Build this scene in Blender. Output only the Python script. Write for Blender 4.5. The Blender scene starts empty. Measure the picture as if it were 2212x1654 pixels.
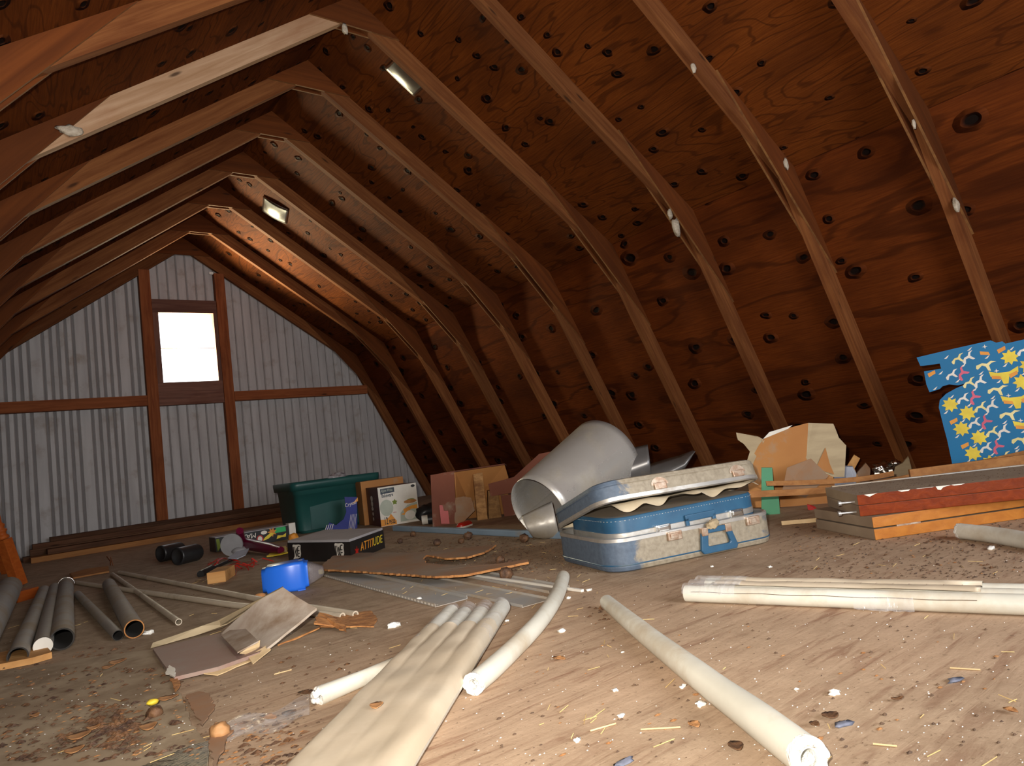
import bpy, bmesh, math, random
from mathutils import Vector, Matrix, noise
random.seed(7)
C = bpy.context.scene.collection
sc = bpy.context.scene
V = Vector
R = math.radians

# ------------------------------------------------------------------ camera
CAM = V((-1.5226, 0.0, 0.3964))
YAW, PIT, ROL, FPX = 0.6636, 0.0937, -0.1255, 1479.0
cf = V((math.sin(YAW)*math.cos(PIT), math.cos(YAW)*math.cos(PIT), math.sin(PIT)))
r0 = V((math.cos(YAW), -math.sin(YAW), 0)); u0 = r0.cross(cf)
cr = math.cos(ROL)*r0 + math.sin(ROL)*u0
cu = -math.sin(ROL)*r0 + math.cos(ROL)*u0
cam = bpy.data.cameras.new('camera'); co = bpy.data.objects.new('camera', cam); C.objects.link(co)
M = Matrix((cr, cu, -cf)).transposed().to_4x4(); M.translation = CAM
co.matrix_world = M
cam.sensor_width = 36; cam.lens = 36*FPX/2212; cam.clip_start = 0.02
sc.camera = co

# ------------------------------------------------------------------ colour management, daylight, flash
vs = sc.view_settings
vs.view_transform = 'Standard'; vs.look = 'None'; vs.gamma = 1; vs.use_curve_mapping = False
vs.exposure = 0.95
wd = bpy.data.worlds.new('daylight'); sc.world = wd; wd.use_nodes = True
wd.node_tree.nodes['Background'].inputs[0].default_value = (0.9, 0.95, 1.0, 1)
wd.node_tree.nodes['Background'].inputs[1].default_value = 2.2
fl = bpy.data.lights.new('camera_flash', 'SPOT'); fl.energy = 115; fl.shadow_soft_size = 0.012
fl.spot_size = R(140); fl.spot_blend = 1.0
fl.color = (1.0, 0.93, 0.84)
fo = bpy.data.objects.new('camera_flash', fl); C.objects.link(fo)
FM = Matrix((cr, cu, -cf)).transposed().to_4x4() @ Matrix.Rotation(R(15), 4, 'X'); FM.translation = CAM - cr*0.055 + cu*0.06
fo.matrix_world = FM
# daylight thrown in by the snow-bright ground and sky outside the gable window
wl = bpy.data.lights.new('window_daylight', 'AREA'); wl.shape = 'RECTANGLE'; wl.size = 0.9; wl.size_y = 0.8
wl.energy = 190; wl.color = (1.0, 0.88, 0.55)
wo = bpy.data.objects.new('window_daylight', wl); C.objects.link(wo)
wo.location = (-0.25, 7.15, 1.4); wo.rotation_euler = (R(-90-28), 0, R(18))
# added fill light behind the camera, set in a made-up door opening
dl_ = bpy.data.lights.new('rear_fill_light', 'AREA'); dl_.shape = 'RECTANGLE'; dl_.size = 1.5; dl_.size_y = 1.5
dl_.energy = 34; dl_.color = (0.93, 0.95, 1.0)
do = bpy.data.objects.new('rear_fill_light', dl_); C.objects.link(do)
do.location = (-0.2, -1.75, 1.1); do.rotation_euler = (R(90), 0, 0)

# ------------------------------------------------------------------ measuring helpers (photo point -> place in the room)
def ray(u, v): return cf + cr*((u-1106)/FPX) - cu*((v-827)/FPX)
def G(u, v, z=0.0):
    d = ray(u, v); t = (z-CAM.z)/d.z; return CAM + d*t
def P(u, v, depth): return CAM + ray(u, v)*depth
def PY(u, v, y):
    d = ray(u, v); return CAM + d*((y-CAM.y)/d.y)

# ------------------------------------------------------------------ materials
def new_mat(name):
    m = bpy.data.materials.new(name); m.use_nodes = True
    return m, m.node_tree, m.node_tree.nodes['Principled BSDF']
def N(t, kind, **kw):
    n = t.nodes.new(kind)
    for k, v in kw.items():
        if k in n.inputs: n.inputs[k].default_value = v
        else: setattr(n, k, v)
    return n
def ramp(t, stops, src):
    n = t.nodes.new('ShaderNodeValToRGB'); e = n.color_ramp.elements
    while len(e) < len(stops): e.new(0.5)
    for el, (p, c) in zip(e, stops):
        el.position = p; el.color = (c[0], c[1], c[2], 1) if not isinstance(c, (int, float)) else (c, c, c, 1)
    t.links.new(src, n.inputs[0]); return n.outputs[0]
def mixc(t, f, a, b, mode='MIX'):
    n = t.nodes.new('ShaderNodeMix'); n.data_type = 'RGBA'; n.blend_type = mode
    L = t.links
    if isinstance(f, (int, float)): n.inputs[0].default_value = f
    else: L.new(f, n.inputs[0])
    for i, s in ((6, a), (7, b)):
        if isinstance(s, tuple): n.inputs[i].default_value = (s[0], s[1], s[2], 1)
        else: L.new(s, n.inputs[i])
    return n.outputs[2]
def math_(t, op, a, b=0.0):
    n = t.nodes.new('ShaderNodeMath'); n.operation = op
    for i, s in ((0, a), (1, b)):
        if isinstance(s, (int, float)): n.inputs[i].default_value = s
        else: t.links.new(s, n.inputs[i])
    return n.outputs[0]
def coords(t, scale=(1, 1, 1), rnd=False):
    tc = t.nodes.new('ShaderNodeTexCoord'); mp = t.nodes.new('ShaderNodeMapping')
    t.links.new(tc.outputs['Object'], mp.inputs[0]); mp.inputs['Scale'].default_value = scale
    if rnd:
        oi = t.nodes.new('ShaderNodeObjectInfo')
        vm = t.nodes.new('ShaderNodeVectorMath'); vm.operation = 'SCALE'
        cb = t.nodes.new('ShaderNodeCombineXYZ')
        for i in range(3): t.links.new(oi.outputs['Random'], cb.inputs[i])
        t.links.new(cb.outputs[0], vm.inputs[0]); vm.inputs['Scale'].default_value = 37.0
        t.links.new(vm.outputs[0], mp.inputs['Location'])
        return mp.outputs[0], oi.outputs['Random']
    return mp.outputs[0], None
def noi(t, vec, scale, detail=4, rough=0.55, dist=0.0):
    n = N(t, 'ShaderNodeTexNoise', Scale=scale, Detail=detail, Roughness=rough, Distortion=dist)
    t.links.new(vec, n.inputs['Vector']); return n.outputs[0]
def bump(t, b, h, strength=0.3, dist=0.01):
    n = N(t, 'ShaderNodeBump', Strength=strength, Distance=dist)
    t.links.new(h, n.inputs['Height']); t.links.new(n.outputs[0], b.inputs['Normal'])

def plain(name, c1, c2=None, scale=8, rough=0.6, metal=0, bmp=0.0, dust=0.0, dustc=(0.30, 0.24, 0.17), stretch=(1, 1, 1), spec=None, alpha=1.0, dscale=6, updust=0.0):
    """two tones of the thing's own colour, with dirt blotches lying on it"""
    m, t, b = new_mat(name)
    c2 = c2 or tuple(x*0.8 for x in c1)
    vec, _ = coords(t, stretch, True)
    n = noi(t, vec, scale, 5)
    col = ramp(t, [(0.35, c2), (0.65, c1)], n)
    if dust > 0 or updust > 0:
        v2, _ = coords(t, (1, 1, 1), True)
        d = noi(t, v2, dscale, 6, 0.65)
        f = ramp(t, [(max(0.0, 0.62-dust*0.5), 0.0), (min(1.0, 0.80-dust*0.4), 1.0)], d)
        if updust > 0:
            g = t.nodes.new('ShaderNodeNewGeometry'); sx = t.nodes.new('ShaderNodeSeparateXYZ')
            t.links.new(g.outputs['Normal'], sx.inputs[0])
            up = ramp(t, [(0.3, 0.0), (0.85, updust)], sx.outputs[2])
            f = math_(t, 'MAXIMUM', f, math_(t, 'MULTIPLY', up, math_(t, 'ADD', d, 0.45)))
        col = mixc(t, f, col, dustc)
        rr = ramp(t, [(0, rough), (1, 0.9)], f); t.links.new(rr, b.inputs['Roughness'])
    else: b.inputs['Roughness'].default_value = rough
    t.links.new(col, b.inputs['Base Color'])
    b.inputs['Metallic'].default_value = metal
    if spec is not None: b.inputs['Specular IOR Level'].default_value = spec
    b.inputs['Alpha'].default_value = alpha
    if bmp: bump(t, b, n, bmp)
    return m

def lumber(name, light, dark, scale=1.0, knot=True, rough=0.78, stain=0.5, vary=0.5, spec=0.12, blotch=(0.07, 0.018, 0.006)):
    """sawn wood, grain along local x"""
    m, t, b = new_mat(name)
    vec, rnd = coords(t, (1.2*scale, 22*scale, 22*scale), True)
    g = noi(t, vec, 2.2, 5, 0.6, 0.6)
    col = ramp(t, [(0.3, dark), (0.7, light)], g)
    v2, _ = coords(t, (1.0, 3.0, 3.0), True)
    s = noi(t, v2, 2.6, 4, 0.6)
    col = mixc(t, ramp(t, [(0.5, 0.0), (0.72, stain)], s), col, blotch)
    # dark ring knots, their own shape in the wood
    if knot:
        v3, _ = coords(t, (2.2, 9, 9), True)
        vo = N(t, 'ShaderNodeTexVoronoi', Scale=1.3); t.links.new(v3, vo.inputs['Vector'])
        k = ramp(t, [(0.045, 1.0), (0.11, 0.0)], vo.outputs['Distance'])
        col = mixc(t, math_(t, 'MULTIPLY', k, 0.8), col, (0.02, 0.008, 0.004))
    br = math_(t, 'ADD', math_(t, 'MULTIPLY', rnd, vary), 1.0-vary*0.5)
    hs = N(t, 'ShaderNodeHueSaturation'); t.links.new(col, hs.inputs['Color']); t.links.new(br, hs.inputs['Value'])
    t.links.new(hs.outputs[0], b.inputs['Base Color'])
    b.inputs['Roughness'].default_value = rough; b.inputs['Specular IOR Level'].default_value = spec
    bump(t, b, g, 0.25, 0.004)
    return m

def sheathing(name, light, dark, knot_scale, knot_r, prob, rings):
    """rotary cut plywood: contour grain along local x, dark knots with raised lips"""
    m, t, b = new_mat(name)
    vec, _ = coords(t, (0.8, 3.4, 1))
    g = noi(t, vec, 1.1, 3, 0.5, 0.5)
    ln = math_(t, 'SINE', math_(t, 'MULTIPLY', g, rings))
    v1, _ = coords(t, (2.5, 40, 1)); fine = noi(t, v1, 3, 4, 0.6)
    tone = ramp(t, [(0.25, dark), (0.75, light)], fine)
    v2, _ = coords(t, (0.9, 2.2, 1)); big = noi(t, v2, 1.6, 4, 0.6)
    tone = mixc(t, ramp(t, [(0.35, 0.0), (0.7, 0.75)], big), tone, tuple(x*0.55 for x in dark))
    col = mixc(t, ramp(t, [(0.72, 0.0), (0.98, 0.6)], ln), tone, tuple(x*0.42 for x in dark))
    v3, _ = coords(t, (1.0, 1.35, 1))
    wob = N(t, 'ShaderNodeTexNoise', Scale=9.0); t.links.new(v3, wob.inputs['Vector'])
    vv = t.nodes.new('ShaderNodeVectorMath'); vv.operation = 'MULTIPLY_ADD'
    t.links.new(wob.outputs['Color'], vv.inputs[0]); vv.inputs[1].default_value = (0.05, 0.05, 0); t.links.new(v3, vv.inputs[2])
    vo = N(t, 'ShaderNodeTexVoronoi', Scale=knot_scale); vo.voronoi_dimensions = '2D'; t.links.new(vv.outputs[0], vo.inputs['Vector'])
    sep = t.nodes.new('ShaderNodeSeparateColor'); t.links.new(vo.outputs['Color'], sep.inputs[0])
    on = math_(t, 'LESS_THAN', sep.outputs[0], prob)
    sz = math_(t, 'ADD', math_(t, 'MULTIPLY', sep.outputs[1], 0.7), 0.5)
    d = math_(t, 'DIVIDE', vo.outputs['Distance'], sz)
    k = math_(t, 'MULTIPLY', on, ramp(t, [(knot_r*0.7, 1.0), (knot_r*1.25, 0.0)], d))
    halo = math_(t, 'MULTIPLY', on, ramp(t, [(knot_r, 0.45), (knot_r*2.6, 0.0)], d))
    col = mixc(t, halo, col, tuple(x*0.6 for x in dark))
    col = mixc(t, k, col, (0.006, 0.003, 0.002))
    t.links.new(col, b.inputs['Base Color'])
    b.inputs['Roughness'].default_value = 0.8; b.inputs['Specular IOR Level'].default_value = 0.08
    lip = math_(t, 'MULTIPLY', on, ramp(t, [(knot_r*0.75, 0.0), (knot_r*1.25, 1.0), (knot_r*2.3, 0.0)], d))
    h = math_(t, 'ADD', math_(t, 'MULTIPLY', lip, 1.0), math_(t, 'MULTIPLY', fine, 0.12))
    bump(t, b, h, 1.0, 0.028)
    return m

def floor_mat():
    m, t, b = new_mat('dusty_plywood_floor')
    tc = t.nodes.new('ShaderNodeTexCoord'); vec = tc.outputs['Object']
    mp = N(t, 'ShaderNodeMapping'); t.links.new(vec, mp.inputs[0]); mp.inputs['Scale'].default_value = (2.2, 18, 1)
    mp.inputs['Rotation'].default_value = (0, 0, R(38))
    g = noi(t, mp.outputs[0], 2.4, 6, 0.62, 0.9)
    wood = ramp(t, [(0.34, (0.30, 0.17, 0.105)), (0.46, (0.46, 0.315, 0.205)), (0.7, (0.54, 0.375, 0.25))], g)
    n1 = noi(t, vec, 1.3, 5, 0.6)
    dirt = noi(t, vec, 14, 8, 0.7)
    # grime has settled deeper toward the far end and along the eaves
    sx = t.nodes.new('ShaderNodeSeparateXYZ'); t.links.new(vec, sx.inputs[0])
    far = N(t, 'ShaderNodeMapRange'); far.inputs['From Min'].default_value = 0.9; far.inputs['From Max'].default_value = 2.2
    t.links.new(sx.outputs[1], far.inputs[0])
    f = math_(t, 'ADD', math_(t, 'MULTIPLY', far.outputs[0], 0.55), ramp(t, [(0.42, 0.0), (0.68, 0.6)], n1))
    f = math_(t, 'MINIMUM', math_(t, 'ADD', f, 0.05), 0.9)
    grime = ramp(t, [(0.35, (0.22, 0.155, 0.095)), (0.65, (0.42, 0.32, 0.215))], dirt)
    col = mixc(t, f, wood, grime)
    spk = noi(t, vec, 120, 3, 0.7)
    col = mixc(t, ramp(t, [(0.60, 0.0), (0.68, 0.5)], spk), col, (0.12, 0.075, 0.04))
    col = mixc(t, ramp(t, [(0.30, 0.4), (0.36, 0.0)], spk), col, (0.6, 0.5, 0.36))
    t.links.new(col, b.inputs['Base Color']); b.inputs['Roughness'].default_value = 0.85
    b.inputs['Specular IOR Level'].default_value = 0.2
    h = math_(t, 'ADD', math_(t, 'MULTIPLY', g, 0.5), dirt)
    bump(t, b, h, 0.35, 0.006)
    return m

M_up = sheathing('roof_plywood_upper', (0.165, 0.043, 0.0060), (0.080, 0.018, 0.0028), 5.6, 0.085, 0.5, 95)
M_lo = sheathing('roof_plywood_lower', (0.150, 0.035, 0.0052), (0.076, 0.0155, 0.0026), 3.6, 0.085, 0.75, 26)
M_raf = lumber('rafter_wood', (0.185, 0.070, 0.022), (0.095, 0.028, 0.008))
M_pale = lumber('pale_rafter_wood', (0.42, 0.27, 0.165), (0.30, 0.17, 0.09), stain=0.45, vary=0.1, blotch=(0.2, 0.06, 0.02))
M_gus = lumber('gusset_plywood', (0.12, 0.033, 0.007), (0.065, 0.017, 0.004), scale=0.6, knot=True, vary=0.35)
M_stud = lumber('wall_stud_wood', (0.30, 0.10, 0.035), (0.17, 0.045, 0.016), vary=0.2)
M_win = lumber('window_board_wood', (0.20, 0.10, 0.07), (0.12, 0.055, 0.04), knot=False)
M_old = lumber('old_dark_lumber', (0.13, 0.062, 0.032), (0.06, 0.028, 0.016), vary=0.6)
M_floor = floor_mat()
M_cor = plain('corrugated_steel', (0.44, 0.42, 0.41), (0.34, 0.32, 0.31), scale=2.5, rough=0.55, metal=0.0, dust=0.15, stretch=(6, 6, 0.6), dustc=(0.30, 0.26, 0.22))
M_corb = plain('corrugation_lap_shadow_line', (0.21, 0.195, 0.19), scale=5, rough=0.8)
M_foam = plain('grey_white_foam', (0.66, 0.64, 0.55), (0.55, 0.53, 0.45), scale=6, rough=0.5, dust=0.25, dustc=(0.46, 0.38, 0.27), dscale=5, spec=0.35)
M_foamin = plain('white_torn_foam', (0.86, 0.85, 0.8), (0.75, 0.73, 0.66), scale=60, rough=0.9, bmp=1.0)
M_film = plain('dusty_plastic_film', (0.60, 0.51, 0.385), (0.50, 0.415, 0.30), scale=5, rough=0.42, bmp=0.15, dust=0.35, dustc=(0.47, 0.375, 0.26), dscale=3)
M_pvc = plain('cream_plastic_pipe', (0.58, 0.50, 0.38), (0.48, 0.40, 0.30), scale=5, rough=0.5, dust=0.2, dustc=(0.33, 0.27, 0.19))
M_gpipe = plain('grey_plastic_pipe', (0.34, 0.335, 0.32), (0.26, 0.25, 0.235), scale=4, rough=0.55, dust=0.45, dustc=(0.30, 0.245, 0.17), dscale=4, updust=0.35)
M_dark = plain('dark_hollow', (0.03, 0.025, 0.02), rough=0.9)
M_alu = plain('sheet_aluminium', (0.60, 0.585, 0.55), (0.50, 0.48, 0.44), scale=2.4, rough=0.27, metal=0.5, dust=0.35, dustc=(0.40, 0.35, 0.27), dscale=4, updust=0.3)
M_alud = plain('sheet_aluminium_shaded', (0.20, 0.195, 0.19), (0.15, 0.145, 0.14), scale=5, rough=0.36, metal=0.5, dust=0.1)  # shade of the downward-turned sheet ends, put into a darker aluminium
M_blue = plain('blue_vinyl', (0.025, 0.095, 0.175), (0.02, 0.075, 0.145), scale=20, rough=0.4, dust=0.1, dustc=(0.12, 0.15, 0.16), bmp=0.1)
def dirty_blue():
    m, t, b = new_mat('dusty_blue_vinyl')
    v, _ = coords(t, (1, 1, 1)); n = noi(t, v, 11, 7, 0.62, 0.6); n2 = noi(t, v, 70, 3)
    sx = t.nodes.new('ShaderNodeSeparateXYZ'); t.links.new(v, sx.inputs[0])
    g = N(t, 'ShaderNodeMapRange'); g.inputs['From Min'].default_value = 0.035; g.inputs['From Max'].default_value = 0.115; g.inputs['To Min'].default_value = -0.32; g.inputs['To Max'].default_value = 0.13
    t.links.new(sx.outputs[0], g.inputs[0])
    f = ramp(t, [(0.43, 0.15), (0.53, 0.93)], math_(t, 'ADD', n, g.outputs[0]))
    blue = ramp(t, [(0.3, (0.035, 0.07, 0.125)), (0.7, (0.05, 0.10, 0.17))], n2)
    dirt = ramp(t, [(0.3, (0.22, 0.18, 0.12)), (0.7, (0.33, 0.28, 0.2))], n2)
    t.links.new(mixc(t, f, blue, dirt), b.inputs['Base Color']); b.inputs['Roughness'].default_value = 0.6
    bump(t, b, n2, 0.25, 0.003); return m
M_bluedirt = dirty_blue()
M_trimal = plain('bright_metal_trim', (0.62, 0.60, 0.56), rough=0.35, metal=0.7, dust=0.3, scale=9)
M_rust = plain('rusty_chrome', (0.36, 0.22, 0.14), (0.55, 0.45, 0.35), scale=60, rough=0.4, metal=0.6)
M_liner = plain('cream_lining_cloth', (0.62, 0.52, 0.36), (0.5, 0.4, 0.26), scale=20, rough=0.9)
M_card = plain('cardboard', (0.32, 0.16, 0.075), (0.24, 0.115, 0.05), scale=4, rough=0.85, dust=0.45, dustc=(0.26, 0.185, 0.125), dscale=5)
M_cardr = plain('reddish_cardboard', (0.19, 0.055, 0.025), (0.14, 0.038, 0.018), scale=3, rough=0.8, dust=0.1)
M_cardp = plain('dusty_mauve_board', (0.30, 0.195, 0.155), (0.23, 0.13, 0.10), scale=3, rough=0.7, dust=0.35, dustc=(0.29, 0.225, 0.18))
M_cardg = plain('grey_board', (0.50, 0.43, 0.35), (0.38, 0.30, 0.235), scale=4, rough=0.8, dust=0.4, stretch=(1, 3, 1), dustc=(0.24, 0.16, 0.10))
M_cardo = plain('orange_cardboard', (0.42, 0.185, 0.05), (0.34, 0.135, 0.035), scale=3, rough=0.8, dust=0.1)
M_cardt = plain('torn_liner_cardboard', (0.42, 0.33, 0.2), (0.34, 0.26, 0.155), scale=6, rough=0.85, stretch=(1, 1, 5))
M_torn = plain('torn_paper_core', (0.48, 0.22, 0.07), (0.3, 0.12, 0.035), scale=30, rough=0.9, bmp=0.8)
M_straw = plain('splinter_wood', (0.68, 0.50, 0.28), (0.52, 0.36, 0.18), scale=15, rough=0.8)
M_tote = plain('dark_green_plastic', (0.012, 0.075, 0.065), (0.010, 0.06, 0.055), scale=4, rough=0.42)
M_bluepl = plain('bright_blue_plastic', (0.02, 0.15, 0.72), (0.018, 0.13, 0.62), scale=4, rough=0.3)
M_black = plain('black_plastic', (0.012, 0.012, 0.013), (0.02, 0.02, 0.02), scale=20, rough=0.4)
M_blackc = plain('black_printed_card', (0.010, 0.010, 0.010), (0.016, 0.015, 0.015), scale=8, rough=0.35)
M_greylid = plain('pale_grey_lid', (0.42, 0.40, 0.41), (0.36, 0.34, 0.35), scale=9, rough=0.7)
M_white = plain('white_print', (0.72, 0.68, 0.6), (0.62, 0.58, 0.5), scale=9, rough=0.6)
M_maroon = plain('maroon_print', (0.085, 0.018, 0.018), (0.07, 0.015, 0.015), scale=9, rough=0.5)
M_navy = plain('navy_print', (0.02, 0.035, 0.055), scale=9, rough=0.5)
M_orng = plain('orange_print', (0.72, 0.30, 0.03), (0.6, 0.22, 0.02), scale=20, rough=0.6)
M_yel = plain('yellow_print', (0.75, 0.58, 0.04), (0.62, 0.45, 0.03), scale=20, rough=0.6)
M_pyel = plain('pale_yellow_print', (0.75, 0.66, 0.32), (0.65, 0.55, 0.2), scale=20, rough=0.6)
M_red = plain('red_plastic', (0.42, 0.014, 0.008), (0.34, 0.010, 0.006), scale=9, rough=0.45)
M_pink = plain('pink_print', (0.62, 0.10, 0.17), scale=9, rough=0.6)
M_green = plain('green_print', (0.02, 0.42, 0.11), scale=9, rough=0.5)
M_greenb = plain('sea_green_board', (0.06, 0.27, 0.13), (0.05, 0.22, 0.11), scale=9, rough=0.6, dust=0.1)
M_leafg = plain('herb_green_print', (0.16, 0.22, 0.01), scale=9, rough=0.6)
M_palegr = plain('pale_green_print', (0.42, 0.45, 0.36), scale=9, rough=0.5)
M_burg = plain('burgundy_plastic', (0.13, 0.004, 0.03), (0.10, 0.003, 0.02), scale=9, rough=0.3)
M_lgrey = plain('grey_plastic_disc', (0.26, 0.25, 0.25), scale=9, rough=0.6)
M_wrap = plain('blue_gift_paper', (0.006, 0.15, 0.33), (0.006, 0.13, 0.29), scale=3, rough=0.5, spec=0.2)
M_bluebag = plain('royal_blue_foil_bag', (0.008, 0.018, 0.20), (0.006, 0.012, 0.14), scale=7, rough=0.55, bmp=0.3, spec=0.3)
M_ltblue = plain('powder_blue_paint', (0.24, 0.33, 0.42), (0.20, 0.28, 0.36), scale=5, rough=0.5, dust=0.15)
M_zinc = plain('galvanised_strip', (0.42, 0.42, 0.41), (0.33, 0.32, 0.30), scale=6, rough=0.7, metal=0.0, dust=0.45, dustc=(0.36, 0.29, 0.21), dscale=6)
M_redwood = lumber('red_varnished_wood', (0.22, 0.035, 0.004), (0.13, 0.018, 0.002), knot=False, rough=0.45, spec=0.12, stain=0.3, vary=0.1)
M_orwood = lumber('orange_varnished_wood', (0.42, 0.155, 0.022), (0.32, 0.105, 0.013), knot=False, rough=0.45, spec=0.3, stain=0.1, vary=0.1)
M_post = lumber('orange_stained_wood', (0.42, 0.105, 0.018), (0.30, 0.06, 0.012), knot=False, rough=0.4, stain=0.2, vary=0.1)
M_block = lumber('fresh_pine_wood', (0.62, 0.34, 0.13), (0.5, 0.24, 0.08), knot=False, vary=0.1)
M_lath = lumber('brown_lath_wood', (0.36, 0.17, 0.06), (0.24, 0.10, 0.035), knot=False, vary=0.2)
M_dusttop = plain('grimy_board_face', (0.30, 0.225, 0.15), (0.22, 0.155, 0.10), scale=6, rough=0.9, bmp=0.2)
M_hay = plain('dry_straw', (0.62, 0.45, 0.18), (0.42, 0.27, 0.10), scale=30, rough=0.8)
M_drop = plain('dark_droppings', (0.07, 0.042, 0.028), (0.13, 0.075, 0.04), scale=60, rough=0.9)
M_walnut = plain('rotting_walnut_husk', (0.16, 0.075, 0.03), (0.05, 0.025, 0.015), scale=35, rough=0.7, bmp=0.8)
M_leaf = plain('dead_leaf', (0.42, 0.215, 0.085), (0.30, 0.13, 0.045), scale=20, rough=0.7, bmp=0.3)
M_mud = plain('mud_nest', (0.42, 0.36, 0.28), (0.32, 0.26, 0.19), scale=60, rough=0.95, bmp=0.8)
M_lint = plain('blue_grey_lint', (0.16, 0.17, 0.22), (0.10, 0.11, 0.15), scale=60, rough=0.95)
M_bag = plain('shiny_clear_bag', (0.42, 0.40, 0.40), (0.2, 0.18, 0.19), scale=30, rough=0.15, bmp=0.8)
M_silver = plain('silver_metal', (0.85, 0.84, 0.8), rough=0.22, metal=1.0)
M_cloth = plain('pale_grey_cloth', (0.40, 0.42, 0.48), rough=0.9)
M_mat = plain('ribbed_rubber', (0.012, 0.010, 0.008), (0.10, 0.075, 0.05), scale=140, rough=0.35, dust=0.1, dustc=(0.2, 0.15, 0.1))
def clear_film(name, op, col):
    m, t, b = new_mat(name)
    tr = t.nodes.new('ShaderNodeBsdfTransparent'); mx = t.nodes.new('ShaderNodeMixShader')
    vec, _ = coords(t, (1, 4, 1)); n = noi(t, vec, 9, 4)
    f = ramp(t, [(0.35, op*0.5), (0.7, min(1, op*1.6))], n)
    b.inputs['Base Color'].default_value = (*col, 1); b.inputs['Roughness'].default_value = 0.15
    bump(t, b, n, 0.6, 0.01)
    t.links.new(f, mx.inputs[0]); t.links.new(tr.outputs[0], mx.inputs[1]); t.links.new(b.outputs[0], mx.inputs[2])
    t.links.new(mx.outputs[0], t.nodes['Material Output'].inputs[0]); return m
M_clear = clear_film('clear_plastic', 0.22, (0.8, 0.8, 0.8))
M_smoke = clear_film('smoky_clear_plastic', 0.42, (0.25, 0.22, 0.22))
M_glass = clear_film('window_glass', 0.05, (0.9, 0.95, 1.0))

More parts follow.
